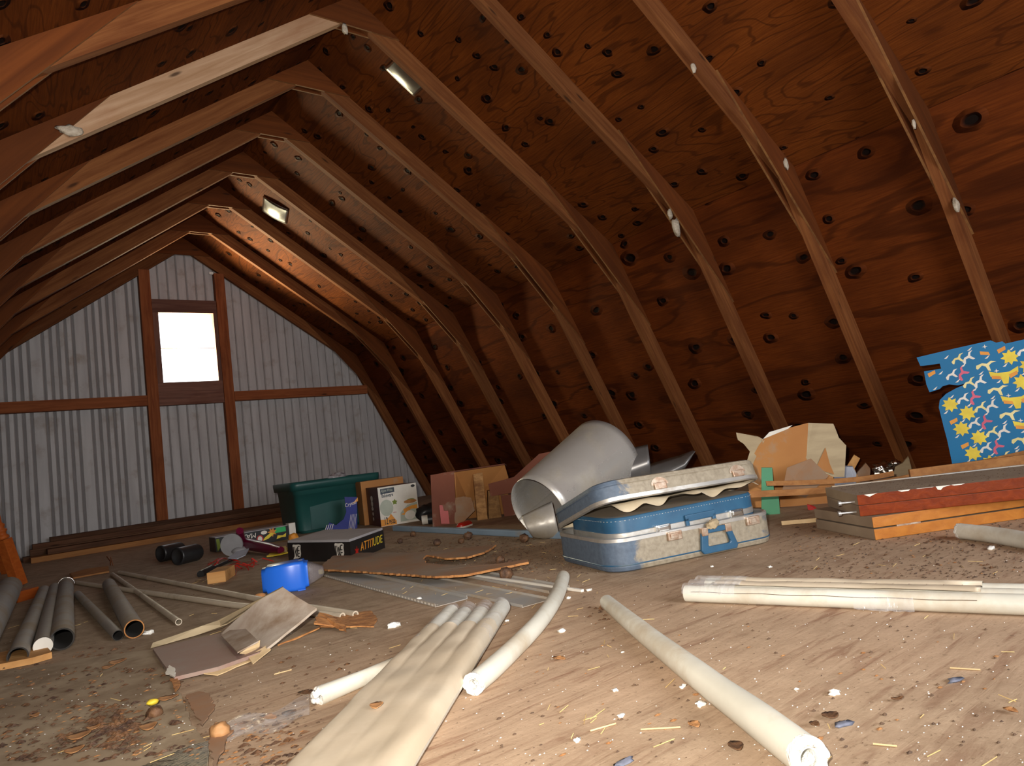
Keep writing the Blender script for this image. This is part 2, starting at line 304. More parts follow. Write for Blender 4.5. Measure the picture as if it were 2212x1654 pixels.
# ------------------------------------------------------------------ building helpers
MW = {}
def tag(o, label=None, cat=None, group=None, kind=None):
    if label: o['label'] = label
    if cat: o['category'] = cat
    if group: o['group'] = group
    if kind: o['kind'] = kind
    return o
def thing(name, label, cat, mat=None, group=None):
    o = bpy.data.objects.new(name, None); C.objects.link(o); o.empty_display_size = 0.05
    mat = Matrix.Translation(mat) if isinstance(mat, Vector) else (mat or Matrix())
    o.matrix_world = mat; MW[o.name] = mat.copy()
    return tag(o, label, cat, group)
class MB:
    def __init__(s): s.v = []; s.f = []; s.m = []; s.sm = []
    def add(s, vs_, fs, mi=0, smooth=False):
        k = len(s.v); s.v += [V(x) for x in vs_]
        for f in fs: s.f.append([i+k for i in f]); s.m.append(mi); s.sm.append(smooth)
        return s
    def box(s, lo, hi, mat=None, mi=0, bev=0.0):
        bm = bmesh.new(); bmesh.ops.create_cube(bm, size=1)
        lo, hi = V(lo), V(hi)
        for v in bm.verts: v.co = V([lo[i] + (v.co[i]+0.5)*(hi[i]-lo[i]) for i in range(3)])
        if bev: bmesh.ops.bevel(bm, geom=bm.edges[:], offset=bev, segments=2, affect='EDGES', profile=0.6)
        return s.bm(bm, mat, mi)
    def bm(s, bm, mat=None, mi=0, smooth=False):
        if mat: bm.transform(mat)
        bm.verts.index_update()
        s.add([v.co.copy() for v in bm.verts], [[v.index for v in f.verts] for f in bm.faces], mi, smooth); bm.free(); return s
    def quadbox(s, pts, thick, mi=0, ms=None):
        """slab from a planar polygon pts (seen face) with thickness vector thick"""
        n = len(pts); a = [V(p) for p in pts]; b = [p+V(thick) for p in a]
        s.add(a+b, [list(range(n)), list(range(2*n-1, n-1, -1))], mi)
        return s.add(a+b, [[i, i+n, (i+1) % n+n, (i+1) % n] for i in range(n)], mi if ms is None else ms)
    def tube(s, pts, rad, seg=14, inner=None, cap=True, mi=0, mi_in=None, wob=0.0, smooth=True):
        pts = [V(p) for p in pts]; n = len(pts); rads = rad if isinstance(rad, (list, tuple)) else [rad]*n
        rings = []
        up = V((0, 0, 1))
        T = [(pts[min(i+1, n-1)]-pts[max(i-1, 0)]).normalized() for i in range(n)]
        if abs(T[0].dot(up)) > 0.9: up = V((1, 0, 0))
        def mk(rs):
            vsx = []
            for i, p in enumerate(pts):
                a = T[i].cross(up).normalized(); b2 = a.cross(T[i]).normalized()
                for j in range(seg):
                    an = 2*math.pi*j/seg; r = rs[i]*(1+wob*noise.noise(p*9+V((math.cos(an), math.sin(an), 0))))
                    vsx.append(p+a*(math.cos(an)*r)+b2*(math.sin(an)*r))
            return vsx
        vo = mk(rads)
        fs = [[i*seg+j, i*seg+(j+1) % seg, (i+1)*seg+(j+1) % seg, (i+1)*seg+j] for i in range(n-1) for j in range(seg)]
        if inner is None:
            s.add(vo, fs, mi, smooth)
            if cap: s.add(vo[:seg], [list(range(seg))[::-1]], mi); s.add(vo[-seg:], [list(range(seg))], mi)
        else:
            ri = [inner*r for r in rads]; vi = mk(ri)
            s.add(vo, fs, mi, smooth); s.add(vi, [f[::-1] for f in fs], mi if mi_in is None else mi_in, smooth)
            for base, flip in ((0, 1), ((n-1)*seg, 0)):
                ring = vo[base:base+seg]+vi[base:base+seg]
                q = [[j, (j+1) % seg, (j+1) % seg+seg, j+seg] for j in range(seg)]
                s.add(ring, [f[::-1] for f in q] if flip else q, mi if mi_in is None else mi_in)
        return s
    def lathe(s, prof, mat=None, seg=20, mi=0, smooth=True):
        vsx = [(r*math.cos(2*math.pi*j/seg), r*math.sin(2*math.pi*j/seg), z) for r, z in prof for j in range(seg)]
        fs = [[i*seg+j, i*seg+(j+1) % seg, (i+1)*seg+(j+1) % seg, (i+1)*seg+j] for i in range(len(prof)-1) for j in range(seg)]
        if mat: vsx = [mat @ V(v) for v in vsx]
        return s.add(vsx, fs, mi, smooth)
    def blob(s, c, r, sq=(1, 1, 1), wob=0.25, mi=0, sub=2, freq=2.0, mat=None):
        bm = bmesh.new(); bmesh.ops.create_icosphere(bm, subdivisions=sub, radius=1)
        off = V((random.random()*50, random.random()*50, 0))
        for v in bm.verts:
            k = 1+wob*noise.noise(v.co*freq+off); v.co = V((v.co.x*sq[0], v.co.y*sq[1], v.co.z*sq[2]))*k*r
        if mat: bm.transform(mat)
        bm.transform(Matrix.Translation(V(c))); return s.bm(bm, None, mi, True)
    def build(s, name, mats, parent=None, world=True):
        me = bpy.data.meshes.new(name)
        vsx = s.v
        if parent is not None and world:
            inv = MW[parent.name].inverted(); vsx = [inv @ v for v in vsx]
        me.from_pydata([tuple(v) for v in vsx], [], s.f)
        for m in (mats if isinstance(mats, (list, tuple)) else [mats]): me.materials.append(m)
        for p, mi, sm in zip(me.polygons, s.m, s.sm): p.material_index = mi; p.use_smooth = sm
        bm = bmesh.new(); bm.from_mesh(me); bmesh.ops.recalc_face_normals(bm, faces=bm.faces[:]); bm.to_mesh(me); bm.free()
        o = bpy.data.objects.new(name, me); C.objects.link(o)
        if parent is not None: o.parent = parent; MW[o.name] = MW[parent.name].copy()
        else: MW[o.name] = Matrix()
        return o
def frame_m(o, x, y, z):
    m = Matrix((x, y, z)).transposed().to_4x4(); m.translation = o; return m
def recentre(o, loc):
    """move a top-level mesh's origin to where the thing stands"""
    o.data.transform(Matrix.Translation(-V(loc))); o.location = loc; MW[o.name] = Matrix.Translation(V(loc)); return o
def solo(name, mb, mats, label, cat, base=None, group=None):
    o = mb.build(name, mats)
    vs_ = [v.co for v in o.data.vertices]
    if base is None:
        base = V((sum(v.x for v in vs_)/len(vs_), sum(v.y for v in vs_)/len(vs_), min(v.z for v in vs_)))
    recentre(o, base); return tag(o, label, cat, group)
def jag(pts, amp=0.004, step=0.012, seed=0, skip=()):
    """torn outline"""
    rs = random.Random(seed); out = []
    n = len(pts)
    for i in range(n):
        a, b = V(pts[i]), V(pts[(i+1) % n]); L = (b-a).length; out.append(a)
        if i in skip: continue
        k = max(1, int(L/step)); nrm = (b-a).normalized().cross(V((0, 0, 1)))
        if nrm.length < 0.2: nrm = V((1, 0, 0))
        for j in range(1, k): out.append(a.lerp(b, (j+rs.uniform(-.3, .3))/k)+nrm*rs.uniform(-amp, amp))
    return out
def text_mesh(body, size, mat_world, material, parent, name='lettering', shear=0.0, bold=0.0, width=1.0):
    cu_ = bpy.data.curves.new('t', 'FONT'); cu_.body = body; cu_.size = size; cu_.shear = shear; cu_.offset = bold
    cu_.align_x = 'LEFT'; cu_.extrude = 0.0003; cu_.resolution_u = 3
    ob = bpy.data.objects.new('t', cu_); C.objects.link(ob)
    bpy.context.view_layer.update()
    me = bpy.data.meshes.new_from_object(ob.evaluated_get(bpy.context.evaluated_depsgraph_get()))
    bpy.data.objects.remove(ob); bpy.data.curves.remove(cu_)
    me.transform(Matrix.Diagonal((width, 1, 1, 1))); me.transform(mat_world)
    me.transform(MW[parent.name].inverted()); me.materials.clear(); me.materials.append(material)
    for p in me.polygons: p.material_index = 0
    o = bpy.data.objects.new(name, me); C.objects.link(o); o.parent = parent; return o
def cyl_frame(a, b):
    z = (V(b)-V(a)).normalized(); up = V((0, 0, 1)) if abs(z.z) < 0.9 else V((1, 0, 0))
    x = up.cross(z).normalized(); y = z.cross(x); return frame_m(V(a), x, y, z), (V(b)-V(a)).length

# ================================================================== SHELL
ZR, XK, ZK, XF = 2.684, 1.5987, 1.562, 2.364
ZG, GUL, GLL, W2 = 2.5178, 0.628, 0.567, 0.089
Y0, SP = 6.5122, 0.61
OFF = [0.05, 0.025, 0.009, -0.018, -0.023, -0.031, -0.026, -0.031, -0.017, -0.005, 0, 0, 0, 0]
YB, YN, YW = 6.62, -1.6, 6.555
Kp, Rp, Fp = V((XK, 0, ZK)), V((0, 0, ZR)), V((XF, 0, 0))
du = (Rp-Kp).normalized(); dl = (Fp-Kp).normalized()
nu = V((du.z, 0, -du.x)); nu = nu if nu.z < 0 else -nu
nl = V((dl.z, 0, -dl.x)); nl = nl if nl.x < 0 else -nl
def isect(a, d, b, e):
    det = d.x*(-e.z)+e.x*d.z; t = ((b.x-a.x)*(-e.z)+e.x*(b.z-a.z))/det; return a+d*t
Ki = isect(Kp+nu*W2, du, Kp+nl*W2, dl)
Ri = isect(Kp+nu*W2, du, V((0, 0, 0)), V((0, 0, 1)))
Fi = isect(Kp+nl*W2, dl, V((0, 0, 0)), V((1, 0, 0)))

m = MB()
m.add([(-2.6, YN, 0), (2.6, YN, 0), (2.6, 6.75, 0), (-2.6, 6.75, 0), (-2.6, YN, -.03), (2.6, YN, -.03), (2.6, 6.75, -.03), (-2.6, 6.75, -.03)],
      [[0, 1, 2, 3], [7, 6, 5, 4], [0, 4, 5, 1], [1, 5, 6, 2], [2, 6, 7, 3], [3, 7, 4, 0]])
tag(m.build('floor', M_floor), kind='structure')

def slope(name, a, b, side, mat, cut=None):
    """sheathing between two profile points a (low) and b (high); local x along the building, y up the slope"""
    a = V((a.x*side, YN, a.z)); b = V((b.x*side, YN, b.z))
    y = (b-a).normalized(); x = V((0, 1, 0)); z = x.cross(y)
    out = 1 if V((z.x*side, 0, z.z)).dot(V((1, 0, 1))) > 0 else -1
    L = (b-a).length; LY = YB+0.02-YN; mb = MB(); g = 0.0025
    # sheets of plywood 2.44 long with a fine gap between them
    edges = [0.0] + [Y0-k*SP+OFF[k]+0.019-YN for k in (9, 5, 1)] + [LY]
    for p, q in zip(edges, edges[1:]):
        mb.box((p+g/2, g if name.startswith('ceil') else 0, min(0, out*0.012)), (q-g/2, L-g, max(0, out*0.012)))
    mb.box((-0.01, -0.03, min(out*0.0125, out*0.02)), (LY+0.02, L+0.03, max(out*0.0125, out*0.02)))  # unseen backing layer added outside the sheets to stop light leaking through seams
    o = mb.build(name, mat); o.matrix_world = frame_m(a, x, y, z); return tag(o, kind='structure')
slope('ceiling', Kp, Rp, 1, M_up); slope('ceiling', Kp, Rp, -1, M_up)
slope('wall_right', Fp, Kp, 1, M_lo); slope('wall_left', Fp, Kp, -1, M_lo)

# gable wall: ribbed steel with a window hole
def gable_top(x):
    x = abs(x)
    return ZR-(ZR-ZK)*x/XK if x < XK else ZK*(XF-x)/(XF-XK)
xs = []
x = -2.36; pat = []
while x < -0.33:
    for i in range(5): pat.append((x, 0.014)); x += 0.0535
    x += 0.046
px = [p for p in pat if p[0] < -0.34]
x = -0.30
while x < 2.36: px.append((x, 0.005)); x += 0.0795
prof = [(-2.4, 0.0)]
for c, w in px:
    prof += [(c-w/2-0.006, 0.0), (c-w/2, 0.010), (c+w/2, 0.010), (c+w/2+0.006, 0.0)]
prof.append((2.4, 0.0))
WX0, WX1, WZ0, WZ1 = -0.262, 0.232, 1.33, 1.99
mb = MB()
for (xa, da), (xb, db) in zip(prof, prof[1:]):
    if xb <= xa: continue
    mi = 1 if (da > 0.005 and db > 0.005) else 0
    cuts = [xa] + [c for c in (WX0, WX1, -XK, XK, 0.0) if xa < c < xb] + [xb]
    for p, q in zip(cuts, cuts[1:]):
        dp = da+(db-da)*(p-xa)/(xb-xa); dq = da+(db-da)*(q-xa)/(xb-xa)
        tp, tq = max(0, gable_top(p))+0.01, max(0, gable_top(q))+0.01
        segs = [(0, 0, tp, tq)]
        if p >= WX0-1e-6 and q <= WX1+1e-6: segs = [(0, 0, WZ0, WZ0), (WZ1, WZ1, tp, tq)]
        for z0, z1, z2, z3 in segs:
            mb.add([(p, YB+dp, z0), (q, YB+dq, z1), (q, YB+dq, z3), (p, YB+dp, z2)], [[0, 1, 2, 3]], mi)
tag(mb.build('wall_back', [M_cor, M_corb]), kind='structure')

mb = MB()
pf = [V((-XF, 0, 0)), V((-0.95, 0, 0)), V((-0.95, 0, 1.85)), V((0.55, 0, 1.85)), V((0.55, 0, 0)), V((XF, 0, 0)), V((XK, 0, ZK)), V((0, 0, ZR)), V((-XK, 0, ZK))]  # door-sized opening added for the rear fill light
mb.quadbox([V((p.x, YN, p.z)) for p in pf], (0, -0.02, 0))
tag(mb.build('wall_front', M_gus), kind='structure')

def beam(name, p0, p1, up, w, t, mat, parent=None, bev=0.002):
    """board from p0 to p1; w across in direction up, t deep along the third axis; grain along local x"""
    x = (V(p1)-V(p0)).normalized(); z = (V(up)-x*V(up).dot(x)).normalized(); y = z.cross(x)
    L = (V(p1)-V(p0)).length; mb = MB(); mb.box((0, -t/2, -w/2), (L, t/2, w/2), bev=bev)
    o = mb.build(name, mat, None); o.matrix_world = frame_m(V(p0), x, y, z)
    if parent is not None:
        o.parent = parent; o.matrix_parent_inverse = MW[parent.name].inverted(); o.matrix_basis = frame_m(V(p0), x, y, z)
    MW[o.name] = frame_m(V(p0), x, y, z)
    return o

# ---- trusses
M_edge = plain('cut_plywood_edge', (0.20, 0.085, 0.018), (0.12, 0.045, 0.010), scale=30, rough=0.8)
def ipoly(name, pts, y0, y1, mat, parent, axis):
    """plate with outline in the x-z plane, local x along axis"""
    o_ = V((pts[0].x, y0, pts[0].z)); x = axis.normalized(); y = V((0, 1, 0)); z = x.cross(y)
    fm = frame_m(o_, x, y, z); inv = fm.inverted(); n = len(pts)
    a = [inv @ V((p.x, y0, p.z)) for p in pts]; b = [inv @ V((p.x, y1, p.z)) for p in pts]
    mb = MB(); mb.add(a+b, [list(range(n)), list(range(2*n-1, n-1, -1))]); mb.add(a+b, [[i, i+n, (i+1) % n+n, (i+1) % n] for i in range(n)], 1)
    ob = mb.build(name, [mat, M_edge if 'gusset' in name else mat]); ob.parent = parent; ob.matrix_parent_inverse = MW[parent.name].inverted(); ob.matrix_basis = fm; return ob
ORD = ['against the corrugated gable wall', 'second out from the gable wall', 'third out from the gable wall', 'fourth out from the gable wall',
       'fifth out from the gable wall', 'sixth out from the gable wall', 'seventh from the gable wall, left rafter pale and bare',
       'eighth from the gable wall, its top out of view', 'ninth from the gable wall, leg behind the stacked panels',
       'tenth from the gable wall, leg behind the gift-wrapped board']
def truss(k):
    y = Y0-k*SP+OFF[k]; t = thing('roof_truss', 'brown wooden roof truss '+ORD[k], 'roof truss', V((0, y, 0)), 'roof trusses')
    for s in (1, -1):
        mir = lambda q: V((q.x*s, 0, q.z))
        mu = M_pale if (k == 6 and s == -1) else M_raf
        ipoly('upper_rafter', [mir(Kp), mir(Ki), mir(Ri), mir(Rp)], y, y+0.038, mu, t, mir(Rp)-mir(Kp))
        ipoly('lower_rafter', [mir(Fp), mir(Fi), mir(Ki), mir(Kp)], y, y+0.038, M_raf, t, mir(Kp)-mir(Fp))
        gU = Kp+du*GUL; gL = Kp+dl*GLL
        for ya, yb in (((y-0.010, y-0.0005),) if k == 0 else ((y-0.010, y-0.0005), (y+0.0385, y+0.048))):
            e = (nu+nl).normalized()*0.002
            ipoly('knee_gusset', [mir(gU+e), mir(Kp+e), mir(gL+e)], ya, yb, M_gus, t, mir(gU)-mir(gL))
    xo = (ZR-ZG)/(ZR-ZK)*XK
    for ya, yb in (((y-0.010, y-0.0005),) if k == 0 else ((y-0.010, y-0.0005), (y+0.0385, y+0.048))):
        ipoly('ridge_gusset', [V((-xo, 0, ZG)), V((0, 0, ZR-0.002)), V((xo, 0, ZG))], ya, yb, M_gus, t, V((1, 0, 0)))
    return t
for k in range(10): truss(k)
# pale mud nests stuck on the trusses (measured on the near faces)
nests = [(2066, 443, 9, 12, 'on the right leg of the tenth truss'), (1974, 268, 9, 7, 'on the upper right leg of the tenth truss'),
         (1698, 355, 8, 9, 'beside the plywood seam on the ninth truss'), (1447, 462, 7, 8, 'on the eighth truss beside the seam, upper of two'),
         (1460, 490, 7, 13, 'on the eighth truss beside the seam, lower of two'), (1498, 147, 8, 8, 'on the upper part of the ninth truss'),
         (150, 282, 6, 13, 'on the pale left rafter of the seventh truss'), (745, 63, 6, 8, 'under the ridge of the seventh truss')]
for u, v, k, rr, ds in nests:
    y = Y0-({9: 9, 8: 8, 7: 7, 6: 6}[k])*SP+OFF[k]-0.014
    c = PY(u, v, y); mb = MB(); dd = (c-CAM).dot(cf)
    mb.blob(c, rr/FPX*dd, (0.9, 0.5, 1.5) if u > 200 else (2.0, 0.5, 0.9), 0.5, sub=2)
    solo('mud_nest', mb, M_mud, 'pale grey mud nest stuck '+ds, 'insect nest', group='mud nests on the trusses')

# ---- gable framing and window
def stud(name, lo, hi, label): 
    pass
mb = MB()
def wallboard(name, x0, x1, z0, z1, mat, y0=YW, y1=YB-0.003, parent=None):
    if (z1-z0) > (x1-x0): o = beam(name, ((x0+x1)/2, (y0+y1)/2, z0), ((x0+x1)/2, (y0+y1)/2, z1), (1, 0, 0), x1-x0, y1-y0, mat, parent)
    else: o = beam(name, (x0, (y0+y1)/2, (z0+z1)/2), (x1, (y0+y1)/2, (z0+z1)/2), (0, 0, 1), z1-z0, y1-y0, mat, parent)
    return o
SX1, SX2 = -0.3828, 0.2506
for sx, nm in ((SX1, 'left of the window'), (SX2, 'right of the window')):
    tag(wallboard('wall_stud', sx, sx+W2, 0.0, 2.36, M_stud), 'dark brown upright wall stud just '+nm, 'wall stud', 'studs of the gable wall')
xl = -(XK+(ZK-1.19)/ZK*(XF-XK))+0.10
tag(wallboard('wall_girt', xl, SX1-0.002, 1.149, 1.238, M_stud), 'brown horizontal board from the left stud to the left roof edge', 'wall board', 'horizontal boards of the gable wall')
tag(wallboard('wall_girt', SX2+W2+0.002, -xl, 1.149, 1.238, M_stud), 'brown horizontal board from the right stud to the right roof edge', 'wall board', 'horizontal boards of the gable wall')
wn = thing('window_1', None, None, V((-0.015, YW, 1.142))); wn['kind'] = 'structure'
a, b = SX1+W2+0.001, SX2-0.001
for nm, q in (('header_board', (a, b, 1.977, 2.098)), ('sill_board', (a, b, 1.142, 1.346)), ('jamb', (a, -0.2462, 1.346, 1.977)), ('jamb', (0.216, b, 1.346, 1.977))):
    wallboard(nm, *q, M_win, YW+0.012, YB+0.03, wn)
wallboard('meeting_rail', -0.2462, 0.216, 1.659, 1.664, M_win, YB+0.005, YB+0.02, wn)
mb = MB(); mb.box((-0.2462, YB+0.010, 1.346), (0.216, YB+0.013, 1.977)); mb.build('pane', M_glass, wn)

# ---- shiny sheet-metal patches on the roof boards
def patch(u, v, du_, dv_, w, label, curl):
    # point on the upper right slope
    nrm = V((-(Rp-Kp).z, 0, (Rp-Kp).x)).normalized(); nrm = nrm if nrm.z > 0 else -nrm
    def hit(u, v):
        d = ray(u, v); t = (Kp-CAM).dot(nrm)/d.dot(nrm); return CAM+d*t
    a, b = hit(u, v), hit(du_, dv_); ax = (b-a); L = ax.length; ax.normalize(); sd = ax.cross(nrm).normalized()
    mb = MB(); nv = 8; rows = []
    for i in range(13):
        for j in range(nv+1):
            s_ = i/12; t_ = j/nv-0.5
            h = 0.006+curl*math.sin(math.pi*s_)*(0.6+0.4*math.cos(t_*5))
            rows.append(a+ax*(L*s_)+sd*(w*t_)-nrm*h)
    fs = [[i*(nv+1)+j, i*(nv+1)+j+1, (i+1)*(nv+1)+j+1, (i+1)*(nv+1)+j] for i in range(12) for j in range(nv)]
    mb.add(rows, fs, 0, True)
    o = solo('metal_patch', mb, M_silver, label, 'metal patch', group='metal patches on the roof boards')
    md = o.modifiers.new('s', 'SOLIDIFY'); md.thickness = 0.001
cc_ = PY(456, 590, YB-.02); mb = MB(); mb.box(cc_-V((.018, .004, .012)), cc_+V((.018, .006, .012))); solo('sunlit_spot', mb, M_foamin, 'tiny cream block standing in for a sunlit spot under the rafter right above the window', 'wood scrap')  # pale block added in place of a sunlit spot on the siding
patch(568, 438, 622, 468, 0.22, 'bent shiny sheet metal patch on the sunlit yellow roof boards', 0.03)
patch(843, 133, 908, 196, 0.12, 'narrow shiny metal patch beside the seventh truss near the ridge', 0.012)
# ================================================================== THINGS
def hplane(u, v, o, n):
    d = ray(u, v); t = (o-CAM).dot(n)/d.dot(n); return CAM+d*t
def facing(o):
    n = CAM-o; n.z = 0; return n.normalized()
def arc(n, a0, a1, rx, ry=None, cx=0, cy=0):
    ry = ry or rx
    return [(cx+rx*math.cos(a0+(a1-a0)*i/(n-1)), cy+ry*math.sin(a0+(a1-a0)*i/(n-1))) for i in range(n)]
def flat(mb, fr, pts, mi, lift=0.0006):
    """flat printed shape on a face; fr = (origin, right, up, normal)"""
    o, ux, uy, n = fr
    mb.add([o+ux*x+uy*y+n*lift for x, y in pts], [list(range(len(pts)))], mi)
def burst(cx, cy, r, n=9, rot=0.0, inner=0.55):
    return [(cx+(r if i % 2 == 0 else r*inner)*math.cos(rot+math.pi*i/n), cy+(r if i % 2 == 0 else r*inner)*math.sin(rot+math.pi*i/n)) for i in range(2*n)]
def fm_of(fr, x, y, lift=0.001, rot=0.0):
    o, ux, uy, n = fr
    c, s = math.cos(rot), math.sin(rot)
    return frame_m(o+ux*x+uy*y+n*lift, ux*c+uy*s, uy*c-ux*s, n)
def rrect(L, D, r, inset=0.0, n=7):
    r = max(r-inset, 0.004); x0, y0, x1, y1 = inset, inset, L-inset, D-inset
    out = []
    for cx, cy, a in ((x1-r, y0+r, -90), (x1-r, y1-r, 0), (x0+r, y1-r, 90), (x0+r, y0+r, 180)):
        for i in range(n):
            t = R(a+90*i/(n-1)); out.append((cx+r*math.cos(t), cy+r*math.sin(t)))
    return out
def rshell(mb, L, D, r, prof, mat, mi=0, mif=None, cap0=True, cap1=True, n=7):
    """stack of rounded-rectangle loops (inset, z)"""
    loops = [[mat @ V((x, y, z)) for x, y in rrect(L, D, r, i, n)] for i, z in prof]; k = len(loops[0])
    for a, (la, lb) in enumerate(zip(loops, loops[1:])):
        mb.add(la+lb, [[i, (i+1) % k, (i+1) % k+k, i+k] for i in range(k)], mif[a] if mif else mi, True)
    if cap0: mb.add(loops[0], [list(range(k))], mif[0] if mif else mi)
    if cap1: mb.add(loops[-1], [list(range(k))], mif[-1] if mif else mi)
    return mb
def gdir(a, b):
    d = b-a; d.z = 0; return d.normalized()
UP = V((0, 0, 1))

# ---------------------------------------------------------------- foam pipe sleeves
def sleeve(pix, rads, label, near_torn=True, tail_torn=True, name='foam_pipe_sleeve', seam=None, group=None, z0=0.0):
    pts = []
    for (u, v), r in zip(pix, rads):
        p = G(u, v, z0+r); pts.append(p)
    # resample smoothly
    out, rr = [], []
    for i in range(len(pts)-1):
        for j in range(5): out.append(pts[i].lerp(pts[i+1], j/5)); rr.append(rads[i]+(rads[i+1]-rads[i])*j/5)
    out.append(pts[-1]); rr.append(rads[-1])
    for _ in range(4):
        out = [out[0]]+[(out[i-1]+out[i]*2+out[i+1])/4 for i in range(1, len(out)-1)]+[out[-1]]
    t = thing(name, label, 'pipe insulation', V((out[-1].x, out[-1].y, z0)), group)
    MB().tube(out, rr, 28, inner=0.46, mi=0, mi_in=1, wob=0.05).build('sleeve', [M_foam, M_foamin], t)
    for end, on in ((-1, near_torn), (0, tail_torn)):
        if not on: continue
        c = out[end]; dr = (out[end]-out[end-1 if end else 1]).normalized(); r = rr[end]
        a = dr.cross(UP).normalized(); b2 = a.cross(dr).normalized(); mb = MB(); rs = random.Random(3)
        ns, nr = 48, 6; rows = []
        prof_ = [(1.015, -0.35), (1.04, 0.02), (0.93, 0.16), (0.74, 0.13), (0.55, 0.05), (0.44, -0.5)]
        for i in range(ns):
            an = 2*math.pi*i/ns; w_ = noise.noise(V((math.cos(an)*2.6, math.sin(an)*2.6, end*3+r*90))); w2 = noise.noise(V((math.cos(an)*7, math.sin(an)*7, 5)))
            for q, (pr_, pz) in enumerate(prof_):
                k_ = pr_+(0.07*w_+0.02*w2)*(1 if 0 < q < 5 else 0.1); zz = pz+(0.40*w_+0.08*w2)*(0.6 if 0 < q < 5 else 0.7 if q == 0 else 0)
                rows.append(c+(a*math.cos(an)+b2*math.sin(an))*(k_*r)+dr*(zz*r))
        mb.add(rows, [[i*nr+q, i*nr+q+1, ((i+1) % ns)*nr+q+1, ((i+1) % ns)*nr+q] for i in range(ns) for q in range(nr-1)], 0, True)
        mb.build('torn_end', M_foamin, t)
    return t
sleeve([(1217, 1246), (1203, 1290), (1165, 1345), (1110, 1400), (1060, 1447), (1022, 1478)], [0.018]*6, 'bent white foam pipe sleeve left of centre, torn end toward the viewer', tail_torn=False)
sleeve([(1311, 1300), (1400, 1375), (1550, 1490), (1650, 1563), (1748, 1637)], [0.0165, 0.019, 0.021, 0.022, 0.022], 'straight white foam pipe sleeve pointing down right, hollow end nearest the viewer', tail_torn=False)
sleeve([(2290, 1180), (2212, 1166), (2140, 1154), (2075, 1147)], [0.021]*4, 'white foam pipe sleeve with ragged left end before the orange panels', tail_torn=False)

# ---- bundle of sleeves in a dusty bag, foreground left
def bundle_left():
    A, B = G(975, 1325, 0.02), G(640, 1690, 0.02); d = gdir(A, B); sd = d.cross(UP).normalized()
    E_ = G(1085, 1312, 0.02); w = (E_-A).dot(sd)
    if w < 0: sd = -sd; w = -w
    n = 4; r = w/(n-1)/2*0.98; L = (B-A).length+0.25
    t = thing('foam_sleeve_bundle', 'bundle of four foam pipe sleeves in a dusty plastic bag, lower centre', 'pipe insulation', V((A.x, A.y, 0)))
    starts = [0.0, 0.035, 0.045, 0.02]
    for i in range(n):
        a = A+sd*(w*i/(n-1)); a.z = r+0.002
        s0 = starts[i] if i < 3 else (E_-A).dot(d)
        MB().tube([a+d*s0, a+d*(L*0.5), a+d*L], r*0.97, 22, inner=0.45, mi_in=1).build('foam_sleeve', [M_foam, M_foamin], t)
    # bag: a film hugging the tubes at the far end, pulled flat across them nearer the viewer
    def film(s0, s1, name, mat, hug0, hug1, ends):
        mb = MB(); rows = []; nu_, nv = 60, 40
        for i in range(nu_+1):
            s_ = s0+(s1-s0)*i/nu_; hug = hug1+(hug0-hug1)*max(0, 1-i/nu_*2.2)**2
            for j in range(nv+1):
                q = -1.12+2.24*j/nv; xx = (q*0.5+0.5)*w
                # scalloped height over the tubes
                edge = 1.0
                lo, hi = -r*1.04, w+r*1.04
                x_ = lo+(hi-lo)*j/nv
                h = 0
                for k in range(n):
                    dx = (x_-w*k/(n-1))/(r*1.05)
                    if abs(dx) < 1: h = max(h, r+r*1.05*math.sqrt(1-dx*dx))
                flat_h = 2.08*r if 0 < x_ < w else (r+r*1.05*math.sqrt(max(0, 1-((x_ if x_ < 0 else x_-w)/(r*1.05))**2)))
                h = max(h, 0.0)*hug+flat_h*(1-hug)
                h = max(h, r+0.001) if lo+1e-4 < x_ < hi-1e-4 else r*0.9
                h += 0.0025*noise.noise(V((x_*30, s_*14, 0)))+0.003
                sj = s_ + ends*(0.12*(1-abs(2*j/nv-1)**1.5)+0.03*noise.noise(V((x_*22, 3, 0)))) * (1 if i == 0 else 0)
                p = A+d*(sj)+sd*x_; p.z = h; rows.append(p)
        fs = [[i*(nv+1)+j, i*(nv+1)+j+1, (i+1)*(nv+1)+j+1, (i+1)*(nv+1)+j] for i in range(nu_) for j in range(nv)]
        mb.add(rows, fs, 0, True)
        return mb.build(name, mat, t)
    film(0.17, L, 'dusty_bag', M_film, 0.75, 0.05, 0.12)
    film(-0.01, 0.27, 'clear_bag_end', M_clear, 1.0, 0.9, 0.0)
bundle_left()
def broken_sleeve():
    a, b = G(790, 1462, 0.014), G(688, 1503, 0.014); t = thing('foam_pipe_sleeve', 'short broken foam sleeve poking out from under the bagged bundle', 'pipe insulation', V((b.x, b.y, 0)))
    dd = (a-b).normalized()
    MB().tube([a+dd*0.07, a, b], 0.015, 18, inner=0.5, mi_in=1, wob=0.25).build('sleeve', [M_foam, M_foamin], t)
    mb = MB()
    for i in range(12): mb.blob(b+V((random.uniform(-.008, .008), random.uniform(-.008, .008), random.uniform(-.009, .011))), random.uniform(.005, .008), wob=.5, sub=1)
    mb.build('torn_end', M_foamin, t)
broken_sleeve()

